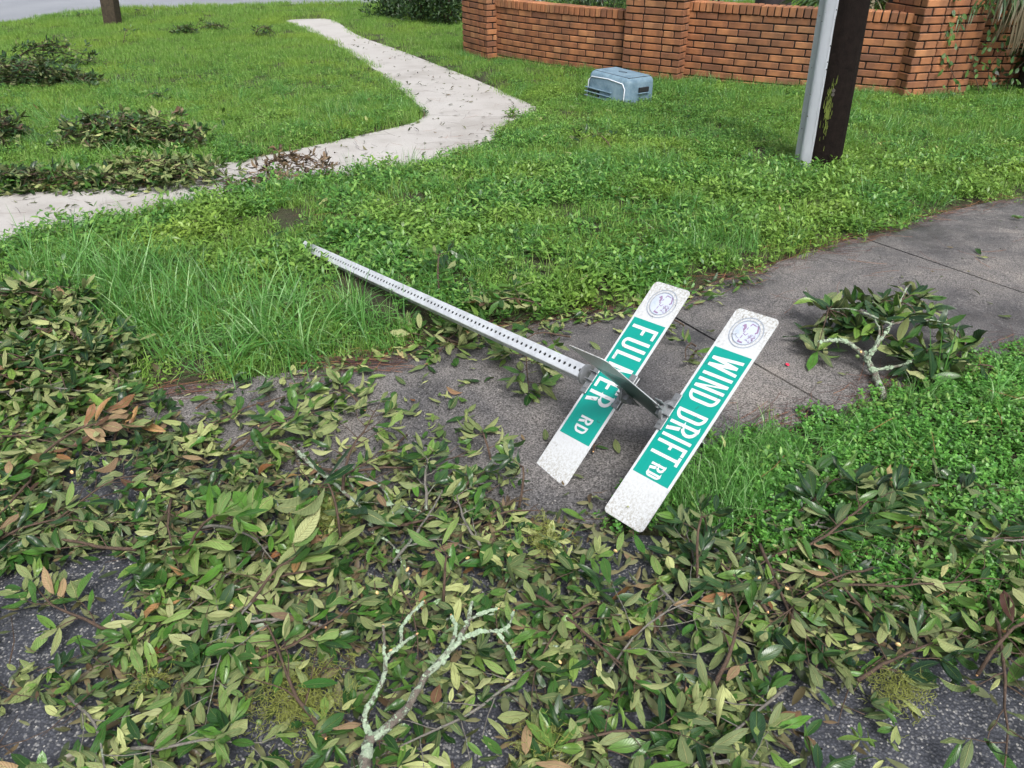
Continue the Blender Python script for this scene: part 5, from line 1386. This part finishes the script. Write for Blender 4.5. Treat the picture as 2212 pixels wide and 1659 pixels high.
bare_branch('pale lichen-covered dead branch forking upward in the centre foreground',
    [([(770, 1720), (790, 1640), (800, 1600), (860, 1550), (930, 1450), (1000, 1375), (1020, 1300)], [.09, .10, .10, .12, .135, .145, .155], .0145, .0042),
     ([(1000, 1380), (1040, 1365), (1080, 1365)], [0.145, 0.155, 0.145], .006, .0025), ([(955, 1435), (975, 1395), (985, 1355), (975, 1330)], [0.135, 0.145, 0.150, 0.155], .005, .003),
     ([(1004, 1345), (1040, 1325), (1075, 1315)], [0.155, 0.160, 0.165], .004, .002), ([(1080, 1365), (1100, 1350), (1110, 1320)], [0.145, 0.145, 0.150], .003, .0015),
     ([(798, 1590), (790, 1540), (830, 1460), (830, 1400), (828, 1352)], [0.105, 0.115, 0.125, 0.135, 0.140], .0065, .003),
     ([(832, 1425), (870, 1390), (900, 1370)], [0.130, 0.135, 0.135], .0045, .003), ([(868, 1392), (870, 1350), (915, 1300)], [0.135, 0.140, 0.145], .0045, .002), ([(1075, 1365), (1100, 1400), (1110, 1420)], [0.145, 0.125, 0.105], .003, .0015)],
    flakes=1100, fs=.0032)
bare_branch('lichen-spotted twig with an orange snapped tip where the litter meets the driveway',
    [([(632, 968), (680, 1010), (740, 1060), (790, 1110), (810, 1160)], [.05, .055, .06, .06, .05], .0075, .003), ([(715, 1035), (780, 1030), (830, 1060), (850, 1110)], [.055, .07, .07, .06], .0035, .0015),
     ([(770, 1085), (850, 1090), (910, 1105)], .06, .003, .0012), ([(800, 1150), (850, 1180), (885, 1250)], .055, .003, .001), ([(690, 1020), (660, 1060), (630, 1090)], .05, .003, .0012)], flakes=150, fs=.0045)
bare_branch('straight grey bare twig slanting up beside the litter edge', [([(850, 1215), (900, 1150), (940, 1090), (955, 1060)], .07, .0042, .002), ([(880, 1180), (950, 1165), (1030, 1190)], .065, .003, .001), ([(925, 1115), (965, 1110)], .07, .002, .001)], 'bark_grey')
bare_branch('thin grey twig under the leaves at the right, with a reddish gall',
    [([(1690, 1145), (1760, 1135), (1830, 1155), (1900, 1185), (1980, 1240)], .07, .0042, .0018), ([(1760, 1135), (1785, 1100), (1790, 1065)], .075, .003, .0015), ([(1770, 1130), (1840, 1120)], .075, .003, .0015), ([(1870, 1170), (1930, 1150)], .07, .0025, .001), ([(1820, 1155), (1830, 1110)], .075, .002, .001)], 'bark_grey')
bare_branch('lichen twig lying in the grass under the WIND DRIFT RD blade', [([(1495, 1180), (1520, 1170), (1580, 1190), (1640, 1220)], .06, .004, .0015), ([(1540, 1165), (1555, 1120), (1562, 1050)], .06, .003, .0015)], 'bark_grey', 60, .004)
bare_branch('snapped twig with a pale orange broken end at the left, on the bare street patch', [([(240, 1095), (262, 1070), (235, 1045)], .045, .005, .006), ([(262, 1070), (290, 1100)], .03, .004, .003)], 'bark_grey', 30, .004)
for pts, lb in (([(640, 80), (670, 78), (700, 92), (722, 98)], 'thin crooked twig lying across the far end of the sidewalk'), ([(830, 545), (880, 540), (950, 552)], 'bare twig lying in the middle lawn above the post')):
    bare_branch(lb, [(pts, .035, .006, .003)], 'bark')
bare_branch('dark rotten stick at the edge of the right grass patch', [([(1745, 885), (1775, 905), (1800, 912)], .035, .011, .008)], 'tree_bark')

MIXG = [('leaf', 8), ('leaf_fresh', 1), ('leaf_brown', .15)]; MIXD = [('leaf_dark', 7), ('leaf', 2)]; MIXDR = [('leaf_dark', 5), ('leaf', 3), ('leaf_fresh', 1)]; MIXB = [('leaf_dead', 1)]
# the leafy lichen limb on the right of the driveway
rootL, pathsL = bare_branch('leafy branch with a pale lichen-crusted fork, standing on the driveway at the right',
    [([(1910, 862), (1885, 800), (1868, 765)], [.02, .06, .09], .0145, .012), ([(1868, 768), (1840, 745), (1815, 735), (1770, 738)], [.09, .12, .14, .14], .0105, .006),
     ([(1872, 775), (1895, 745), (1925, 700), (1945, 650)], [.09, .14, .18, .20], .008, .004), ([(1885, 800), (1940, 790), (2000, 770)], [.06, .08, .09], .006, .003), ([(1890, 750), (1900, 715), (1890, 690)], [.13, .17, .19], .005, .003),
     ([(1925, 700), (1850, 670), (1790, 668)], [.18, .2, .18], .005, .002), ([(1945, 650), (1960, 620), (1975, 610)], [.20, .22, .2], .004, .002), ([(1925, 700), (2000, 690), (2060, 705)], [.18, .17, .13], .004, .002)],
    name='fallen_branch', flakes=700, fs=.0052)
oL = Vector(rootL.location); cntL = 0
for (P, r) in pathsL[1:]:
    pass
clus = [(1770, 640, .15), (1790, 690, .12), (1800, 655, .20), (1840, 640, .19), (1870, 650, .2), (1900, 635, .22), (1930, 640, .22), (1965, 620, .24), (1990, 625, .2), (1850, 690, .17), (1900, 680, .2), (1950, 670, .2), (1990, 680, .18), (2030, 690, .15), (2060, 720, .11), (2040, 760, .09),
        (2000, 740, .13), (1975, 770, .10), (2010, 800, .08), (1940, 720, .16), (1880, 700, .17), (1765, 740, .08), (1755, 705, .08), (2080, 740, .06), (1945, 745, .12), (1830, 665, .2), (2050, 790, .06), (2010, 650, .17), (1920, 665, .22), (1815, 700, .12)]
for (u, v, h) in clus:
    c = G(u, v + 18, h * .8); ta = random.uniform(0, 6.28)
    for j in range(10):
        if cntL >= 300: break
        a = ta + j * .63 + random.gauss(0, .2); pit = random.gauss(.15, .45); L = random.uniform(.08, .125)
        zf_ = surface_z(c[0], c[1]) + .006
        if c[2] + L * math.sin(pit) < zf_: pit = math.asin(max(-.9, (zf_ - c[2]) / L))
        m4 = Matrix.Translation(Vector(c) - oL) @ frame((math.cos(a) * math.cos(pit), math.sin(a) * math.cos(pit), math.sin(pit)), Vector((random.gauss(0, .4), random.gauss(0, .4), 1)), random.random() < .3) @ Matrix.Diagonal((L, L, L, 1))
        link('leaf', random.choice(LEAF[random.choices(['leaf_dark', 'leaf', 'leaf_fresh'], [5, 3, .6])[0]]), rootL, m4); cntL += 1
# twig skeleton towards the leaf clusters
tw = []
hubp = np.array(pathsL[2][0][-1]); hub2 = np.array(pathsL[3][0][-1]); hub3 = np.array(pathsL[5][0][-1])
for (u, v, h) in clus:
    c = G(u, v + 18, h * .8); cands = [hubp, hub2, hub3, np.array(pathsL[7][0][-1]), np.array(pathsL[2][0][8])]; b = min(cands, key=lambda q: np.linalg.norm(q - c)); mid = (b + c) / 2 + np.array([0, 0, .02]); tw.append((np.array([b, mid, c]) - np.array(oL), [.003, .002, .0014]))
V, F_ = tubes(tw, 5); link('twig', mesh_np('twig', V, F_, M['bark']), rootL)

def heap(c, w_, d_, h_, n, lsize, mix, label, ang=0.0, seed=0, flipp=.3, tall=.5, stem=.006, mat='bark', dry=False, name='leafy_branch_heap'):
    w_ *= .9; d_ *= .9; h_ *= .95; lsize *= .72
    """a dense torn-off bough: arching twigs with leaves filling a low mound"""
    rg = random.Random(seed); z0 = surface_z(c[0], c[1]); root = thing(name, label, 'branch', (c[0], c[1], z0)); ca, sa = math.cos(ang), math.sin(ang)
    tws = []; sp_ = np.array([-w_ * .5 * ca, -w_ * .5 * sa, .02])
    main = catmull(np.array([sp_ + np.array([ca * w_ * f, sa * w_ * f, h_ * .7 * math.sin(math.pi * f)]) + np.array([0, rg.gauss(0, .03), 0]) for f in (0, .25, .5, .75, 1)]), 4); tws.append((main, np.linspace(stem * 1.4, stem * .5, len(main))))
    tips = []; nt = max(8, n // 8)
    for k_ in range(nt):
        u_ = rg.uniform(-.5, .5); v__ = rg.uniform(-.5, .5); rr = 1 - (u_ * u_ + v__ * v__) * 3.0
        if rr < .02: rr = rg.uniform(.02, .15)
        e = np.array([u_ * w_ * ca - v__ * d_ * sa, u_ * w_ * sa + v__ * d_ * ca, .015 + h_ * math.sqrt(rr) * rg.uniform(tall, 1.1)])
        i = rg.randrange(len(main)); b = main[i]; m_ = (b + e) / 2 + np.array([0, 0, .03]); tws.append((np.array([b, m_, e]), [stem * .5, stem * .35, .0012])); tips.append((e, e - b))
    V, F_ = tubes(tws, 5); link('stem', mesh_np('stem', V, F_, M[mat], smooth_=True), root)
    # tangled inner leaves, too many to pick apart
    nf = int(n * (1.2 if dry else 3.2)); VV = []; FF = []; UU = []; TT = []; base = 0
    for j in range(nf):
        u_ = rg.gauss(0, .22); v__ = rg.gauss(0, .22); rr = max(.03, 1 - (u_ * u_ + v__ * v__) * 4.0); zc = .01 + h_ * math.sqrt(rr) * rg.uniform(.05, .85)
        Vl, Fl, Ul = LNP[rg.randrange(len(LNP))]; L = lsize * rg.uniform(.7, 1.1); a = rg.uniform(0, 6.28)
        fm_ = frame((math.cos(a), math.sin(a), rg.gauss(.1, .4)), Vector((rg.gauss(0, .4), rg.gauss(0, .4), 1)), rg.random() < flipp).to_3x3()
        W_ = (Vl * L * np.array([1, .55 if dry else 1, 1])) @ np.array(fm_).T + np.array([u_ * w_ * ca - v__ * d_ * sa, u_ * w_ * sa + v__ * d_ * ca, zc]); W_[:, 2] = np.maximum(W_[:, 2], .004)
        VV.append(W_); FF.append(Fl + base); base += len(Vl); UU.append(Ul); TT.append(np.full(len(Vl), (rg.uniform(.97, 1) if dry or rg.random() < .02 else rg.uniform(0, .95))))
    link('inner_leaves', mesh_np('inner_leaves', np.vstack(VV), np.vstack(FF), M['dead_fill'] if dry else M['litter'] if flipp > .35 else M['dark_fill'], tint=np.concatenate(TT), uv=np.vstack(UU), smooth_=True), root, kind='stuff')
    for j in range(min(n, 300)):
        e, dd = tips[j % nt]; a = math.atan2(dd[1], dd[0]) + rg.gauss(0, 1.1); pit = rg.gauss(.25, .4); L = lsize * rg.uniform(.7, 1.2); q = e + np.array([rg.gauss(0, .012), rg.gauss(0, .012), rg.gauss(0, .008)])
        q[2] = max(q[2], .01)
        if q[2] + L * math.sin(pit) < .008: pit = math.asin(max(-.9, (.008 - q[2]) / L))
        kd = rg.choices([m_[0] for m_ in mix], [m_[1] for m_ in mix])[0]
        link('leaf', rg.choice(LEAF[kd]), root, Matrix.Translation(Vector(q)) @ frame((math.cos(a) * math.cos(pit), math.sin(a) * math.cos(pit), math.sin(pit)), Vector((rg.gauss(0, .4), rg.gauss(0, .4), 1)), rg.random() < flipp) @ Matrix.Diagonal((L, L * (.8 if dry else rg.uniform(.85, 1.2)), L * (1.7 if dry else 1), 1)))
    return root
for i_, (u, v, w_, d_, h_, n, ls, mix, lb, an, fp, tl) in enumerate([
    (60, 185, 1.6, .6, .34, 290, .13, MIXD, 'biggest dark leafy heap, on the lawn at the left frame edge', 0, .2, .4), (150, 188, .9, .35, .2, 180, .12, MIXD, 'low dark tail of the big heap, pointing right across the lawn', -8, .15, .5),
    (120, 140, 1.3, .3, .38, 130, .11, MIXDR, 'arched bough rising behind the big dark heap', 5, .2, .8), (310, 300, 1.3, .6, .26, 300, .115, [('leaf_dark', 2), ('leaf', 3), ('leaf_dead', 1)], 'tall dull olive bough on top of the heap beside the sidewalk', 0, .45, .45),
    (225, 290, .7, .4, .24, 150, .11, MIXDR, 'dark left shoulder of the heap beside the sidewalk', 10, .2, .5), (355, 372, 1.1, .55, .2, 290, .11, [('leaf', 6), ('leaf_fresh', 1)], 'pale-leaved bough of the heap spilling onto the sidewalk', -5, .75, .4),
    (160, 385, 1.0, .35, .12, 220, .10, [('leaf', 4), ('leaf_dark', 2)], 'flat bough lying along the sidewalk edge left of the pale-leaved one', 0, .45, .4), (30, 385, .8, .35, .14, 170, .10, MIXDR, 'leafy bough by the sidewalk at the left frame edge', 0, .3, .4),
    (10, 290, .7, .5, .22, 150, .11, [('leaf_dark', 3), ('leaf_dead', 1)], 'purplish dark bough at the left frame edge above the sidewalk heap', 0, .2, .4),
    (50, 690, .75, .45, .17, 260, .105, [('leaf', 4), ('leaf_dark', 2)], 'bushy olive bough at the left frame edge beside the long grass', 10, .5, .4), (170, 760, .6, .35, .15, 220, .105, [('leaf', 4), ('leaf_dark', 2)], 'bushy bough leaning into the left side of the long grass', -30, .5, .4),
    (60, 830, .8, .4, .16, 260, .105, [('leaf', 3), ('leaf_dark', 3)], 'bushy dark olive bough below the long grass at the left', 0, .4, .4),
    (640, 362, .62, .26, .22, 170, .085, MIXB, 'withered brown bough standing on the sidewalk edge', -12, .5, .3), (560, 390, .5, .2, .12, 60, .08, MIXB, 'thin withered end of the brown bough on the sidewalk', 20, .5, .3),
    (405, 72, .55, .3, .16, 70, .11, MIXD, 'dark leafy tuft on the far lawn right of the wooden post', 0, .1, .4), (462, 60, .6, .25, .12, 40, .10, MIXD, 'smaller dark tuft high on the far lawn', 0, .1, .4),
    (575, 76, .4, .2, .22, 34, .09, MIXD, 'upright dark sprig on the far lawn left of the sidewalk end', 0, .1, .4)]):
    heap(G(u, v + (12 if v < 200 else 30)), w_, d_, h_, n, ls, mix, lb, R(an), 500 + i_, fp, tl, dry=(mix is MIXB))

# named leafy branches
k = 0
for (u, v, ang, L, n, mix, lb, lf, ls, hp) in [
    
    
    
    
    (425, 70, 30, .25, 24, MIXDR, 'olive leaf tuft touching the dark tuft on the far lawn', .06, .08, .06), 
    (270, 105, 60, .35, 16, MIXD, 'arched thin sprig on the left lawn below the wooden post', .08, .07, .10), (165, 45, 20, .3, 14, MIXD, 'tiny dark sprig beside the far road at the left', .03, .08, .03), (290, 38, 30, .25, 12, MIXD, 'tiny sprig on the lawn edge right of the wooden post', .03, .08, .03),
    (560, 30, 30, .2, 10, MIXD, 'tiny dark sprig near the middle of the far lawn edge', .03, .07, .04), (1320, 350, 120, .35, 34, MIXDR, 'olive drooping sprig in the middle lawn left of the utility pole', .05, .07, .06), (915, 262, 60, .12, 14, MIXD, 'tiny leaf sprig on the inner bend of the sidewalk', .02, .05, .02), (310, 228, 20, .3, 20, MIXDR, 'pale sprig between the two heaps on the left lawn', .03, .08, .03),
    (950, 660, 100, .25, 22, MIXDR, 'leafy sprig lying over the fallen post', .06, .075, .07),
    (1200, 690, 200, .40, 70, MIXG, 'pale leafy sprig between the fallen post and the driveway edge', .05, .08, .04), (1090, 730, 190, .35, 50, MIXG, 'pale leafy sprig right under the fallen post', .03, .08, .02), (1150, 770, 250, .35, 60, MIXG, 'thick pale sprig on the driveway just below the post end', .03, .085, .02), (1230, 745, 215, .30, 36, MIXG, 'small sprig beside the post end', .03, .08, .02),
    (1000, 760, 175, .3, 36, MIXG, 'sprig at the driveway edge left of the post end', .02, .08, .01), (1475, 720, 190, .16, 30, MIXG, 'sprig on the concrete between the two lettered blades near the seals', .02, .075, .01), (1500, 765, 200, .14, 14, MIXG, 'small sprig tucked at the left edge of the WIND DRIFT RD blade', .02, .07, .01),
    (1280, 995, 80, .12, 10, MIXG, 'star-shaped leaf whorl under the FULMER RD blade', .01, .06, .01), (1060, 1010, 110, .16, 26, MIXG, 'tidy green sprig alone on the concrete left of the FULMER RD blade', .02, .075, .02), (790, 905, 140, .2, 26, MIXG, 'sprig with one upright orange leaf on the concrete', .02, .075, .02), (880, 960, 250, .22, 30, MIXG, 'flat green sprig on the concrete below the orange-leafed one', .01, .075, .01),
    (500, 990, 20, .3, 40, MIXG, 'pale sprig where concrete and street meet at the left', .03, .08, .02), (430, 900, 30, .12, 18, MIXG, 'single-stem sprig at the left part of the driveway', .02, .065, .01), (700, 880, 20, .14, 18, MIXG, 'low green sprig near the pine needle drift', .01, .07, .01), (330, 880, 200, .22, 26, MIXG, 'bright leaf whorl at the left driveway end', .03, .08, .02),
    (1120, 1120, 60, .16, 34, MIXDR, 'dark leafy sprig at the lower tip of the FULMER RD blade', .06, .06, .04), (985, 1120, 50, .18, 34, MIXDR, 'small-leaved upright sprig at the litter edge', .03, .05, .02), (1010, 1160, 20, .25, 40, MIXB, 'dark purplish brown dead sprig at the litter edge', .02, .045, .01),
    (400, 1260, 40, .26, 30, [('leaf_fresh', 1)], 'bright green broad-leaved oak sprig on the litter at the left', .09, .11, .06), (740, 1190, 95, .18, 10, [('leaf_dark', 1)], 'two glossy dark broad oak leaves standing up from the litter', .08, .12, .05), (520, 1360, 30, .3, 18, [('leaf_fresh', 1), ('leaf', 2)], 'pale green large-leaved sprig on the litter left of the lichen branch', .05, .11, .04),
    (960, 1330, 80, .12, 10, [('leaf_fresh', 1)], 'glossy bright green holly-like sprig behind the lichen branch tips', .04, .08, .06), (250, 985, 80, .25, 30, MIXD, 'dark glossy sprig above the bare street patch at the left', .04, .06, .04), (90, 1030, 30, .35, 30, [('leaf_brown', 3), ('leaf', 1)], 'tan-backed leaf sprig at the left beside the snapped twig', .05, .09, .05),
    (1600, 1150, 20, .22, 26, MIXD, 'dark blue-green sprig in the grass right of the WIND DRIFT RD blade', .02, .075, .0), (1740, 1130, 30, .22, 30, MIXD, 'dark glossy sprig reaching over the clover', .03, .075, .0), (1930, 1110, 10, .26, 36, MIXD, 'dark leafy sprig with pale acorn cups at the right', .03, .075, .0), (1650, 1230, 10, .5, 90, MIXD, 'heavy dark drooping bough below the right grass patch', .05, .085, .03),
    (2100, 1480, 60, .35, 36, [('leaf_brown', 2), ('leaf', 3)], 'bough with tan leaves at the right edge of the litter', .06, .09, .04), (2150, 830, 200, .2, 16, MIXG, 'small yellowing sprig on the right patch', .03, .07, .02),
    (1500, 1300, 100, .22, 44, MIXD, 'dark small-leaved sprig below the WIND DRIFT RD blade', .09, .06, .06)]:
    gen_branch(G(u, v), R(ang), L, .004 + L * .003, 'leaf', n, ls, lb, lift=lf, leafmix=mix, seed=100 + k, hump=hp, base_h=.015 if hp < .05 else .03, flipp=.25 if mix in (MIXD, MIXDR) else .6, tiltup=.3 if hp > .05 else .12); k += 1
# left edge heap and the general mat
MATG = 'leafy branches in the storm litter'
spots = []
HEAP = poly([(-100, 620), (150, 640), (260, 720), (310, 830), (230, 880), (0, 900), (-100, 900)])
rgx = random.Random(42)
while len(spots) < 64:
    u = rgx.uniform(-60, 2260); v = rgx.uniform(640, 1700); p = G(u, v)
    if mat_density(np.array([p[:2]]))[0] < .45: continue
    if v < 900 and rgx.random() < .25: continue
    if v < 800 and u > 170: continue
    if in_sign_zone(np.array([p[:2]]))[0] or (1100 < u < 1560 and 940 < v < 1260): continue
    if 740 < u < 1130 and 1280 < v < 1700: continue
    if min([math.hypot(p[0] - s[0], p[1] - s[1]) for s in spots] + [9]) < .17: continue
    spots.append((p[0], p[1], u, v))
ZN = []
def zone_name(u, v):
    if v < 960 and u < 420: return 'in the heap at the left edge, beside the long grass'
    if v < 1180 and u < 700: return 'on the litter left of the lichen-spotted twig'
    if v < 1180 and u < 1350: return 'along the litter edge below the driveway'
    if v < 1180: return 'over the grass patch right of the WIND DRIFT RD blade'
    if u < 420: return 'at the lower left beside the bare street patch' if v < 1450 else 'in the bottom left corner'
    if u < 760: return 'left of the pale lichen branch, upper side' if v < 1430 else 'left of the pale lichen branch, lower side'
    if u < 1120: return 'right behind the pale lichen branch' if v < 1430 else 'at the foot of the pale lichen branch'
    if u < 1550: return 'in the litter centre below the WIND DRIFT RD blade' if v < 1430 else 'at the bottom edge right of the lichen branch'
    return 'below the right grass patch' if v < 1400 else 'by the bare street at the bottom right'
ORD = ['leftmost', 'second from left', 'third from left', 'fourth from left', 'fifth from left', 'sixth from left', 'seventh from left', 'eighth from left', 'ninth from left', 'tenth from left', 'eleventh from left', 'twelfth from left', 'thirteenth from left', 'fourteenth from left', 'fifteenth from left']
zs_ = [zone_name(u, v) for (_, _, u, v) in spots]; zlab = []
for i, (x, y, u, v) in enumerate(spots):
    same = sorted([j for j in range(len(spots)) if zs_[j] == zs_[i]], key=lambda j: spots[j][2]); r_ = same.index(i)
    zlab.append('leafy branch ' + zs_[i] + ((', ' + ORD[min(r_, 14)]) if len(same) > 1 else ''))
for i, (x, y, u, v) in enumerate(spots):
    right = u > 1350; heap = v < 960 and u < 400
    mix = random.choices([MIXG, MIXDR, MIXD], [3, 2, 2] if right else [6, 2, 1])[0]
    gen_branch((x, y), random.uniform(0, 6.28) if not (right and v < 1330) else random.uniform(3.3, 6.1), random.uniform(.28, .55), random.uniform(.0032, .006), 'leaf', random.randint(26, 46), random.uniform(.058, .078),
               zlab[i], lift=random.uniform(.005, .035), leafmix=mix, seed=900 + i, base_h=random.uniform(.025, .045) + (.03 if heap else 0), group=MATG,
               stem_mat=random.choice(['bark', 'bark', 'bark_grey']), tiltup=.02, flipp=.3 if mix is MIXD else .6, snap=(i % 3 == 0))
# ------------------------------------------------------------------ moss clumps, acorns, petal
for (u, v, r, n, lb) in [(690, 1110, .075, 420, 'yellow-green moss tangle below the lichen-spotted twig'), (645, 1500, .11, 900, 'big yellow moss tangle left of the lichen-covered branch'), (1180, 1155, .06, 300, 'moss tangle below the FULMER RD blade'),
                         (1945, 1480, .06, 320, 'moss tangle at the right edge of the litter'), (1175, 1600, .06, 260, 'moss tangle in the bottom centre'), (330, 1460, .04, 120, 'small moss wisp in the litter at the left')]:
    c = G(u, v, .06); root = thing('moss_clump', lb, 'moss', (c[0], c[1], c[2] - .03)); ps = []
    for _ in range(n):
        p = np.array([rng.normal(0, r * .5), rng.normal(0, r * .5), abs(rng.normal(0, .022))]); d = rng.normal(0, 1, 3); d[2] *= .5; pp = [p]
        for _k in range(4): d = d + rng.normal(0, .9, 3); d /= np.linalg.norm(d); q = pp[-1] + d * .010; q[2] = max(q[2], 0); pp.append(q)
        ps.append((np.array(pp), np.full(5, .0006)))
    V, F_ = tubes(ps, 3); link('strands', mesh_np('strands', V, F_, M['moss']), root, kind='stuff')
def acorn_mesh(cup_only):
    bm = bmesh.new(); q = bmesh.ops.create_uvsphere(bm, u_segments=10, v_segments=6, radius=1)
    bmesh.ops.scale(bm, vec=(1, 1, .55 if cup_only else 1.35), verts=bm.verts[:]); return bm_mesh('acorn', bm, M['acorn'] if cup_only else M['acorn_g'], True)
AC = [acorn_mesh(True), acorn_mesh(False)]
ac_pts = [(815, 1280), (845, 1405), (880, 1230), (1240, 1250), (1740, 1010 + 10), (1745, 1025), (1735, 1000), (1680, 1245), (1640, 1248), (1700, 1270), (1940, 1392), (1905, 1015), (1890, 1010), (1100, 1200), (1420, 1230), (640, 1080), (600, 1140), (560, 920), (1860, 760), (1852, 770), (1800, 650), (1895, 640), (155, 1020), (170, 1028), (1010, 1205), (1330, 1190), (1210, 1430), (560, 1560), (1770, 1225), (500, 1310)]
for i, (u, v) in enumerate(ac_pts):
    up = .16 if (u > 1780 and v < 800) else .075; p = G(u, v, up); green = i % 4 == 3; s = random.uniform(.0055, .0075)
    m4 = Matrix.Translation(Vector(p)) @ Euler((random.uniform(-1.2, 1.2), random.uniform(-1.2, 1.2), 0)).to_matrix().to_4x4() @ Matrix.Diagonal((s, s, s, 1))
    link('acorn', AC[1] if green else AC[0], None, m4, label='small round green acorn among the fallen leaves' if green else 'pale tan acorn cup among the fallen leaves', cat='acorn', group='green acorns' if green else 'acorn cups')
p = G(1701, 787, .03); m4 = Matrix.Translation(Vector(p)) @ Matrix.Diagonal((.008, .011, .004, 1)); link('petal', AC[0].copy(), None, m4, label='tiny bright pink-red petal on the concrete right of the WIND DRIFT RD blade', cat='petal'); bpy.data.objects['petal'].data.materials[0] = M['red']
# broad upright weeds in the lawn
for (u, v, s, lb) in [(235, 505, 1.3, 'broad yellow-green weed in the lawn above the long grass'), (440, 500, 1.4, 'dark broad-leaved weed at the left of the middle lawn'), (1330, 310, 2.2, 'tall leafy weed standing up from the middle lawn'), (1330, 215, 1.6, 'leafy weed growing against the front of the plastic box'), (545, 480, 1.1, 'bright weed beside the bare patch at the post foot'), (1300, 222, 1.2, 'small weed at the left front of the plastic box'), (600, 400, 1.2, 'round-leaved weed beside the withered branch'), (1110, 258, 1.0, 'weed spilling over the sidewalk corner')]:
    p = G(u, v); z = surface_z(p[0], p[1]); o = link('weed', weeds(9, .05 * s, .05 * s, .11 * s, .045, .017, 5, M['weed'], 'weed'), None, Matrix.Translation((p[0], p[1], z - .005)), label=lb, cat='weed')
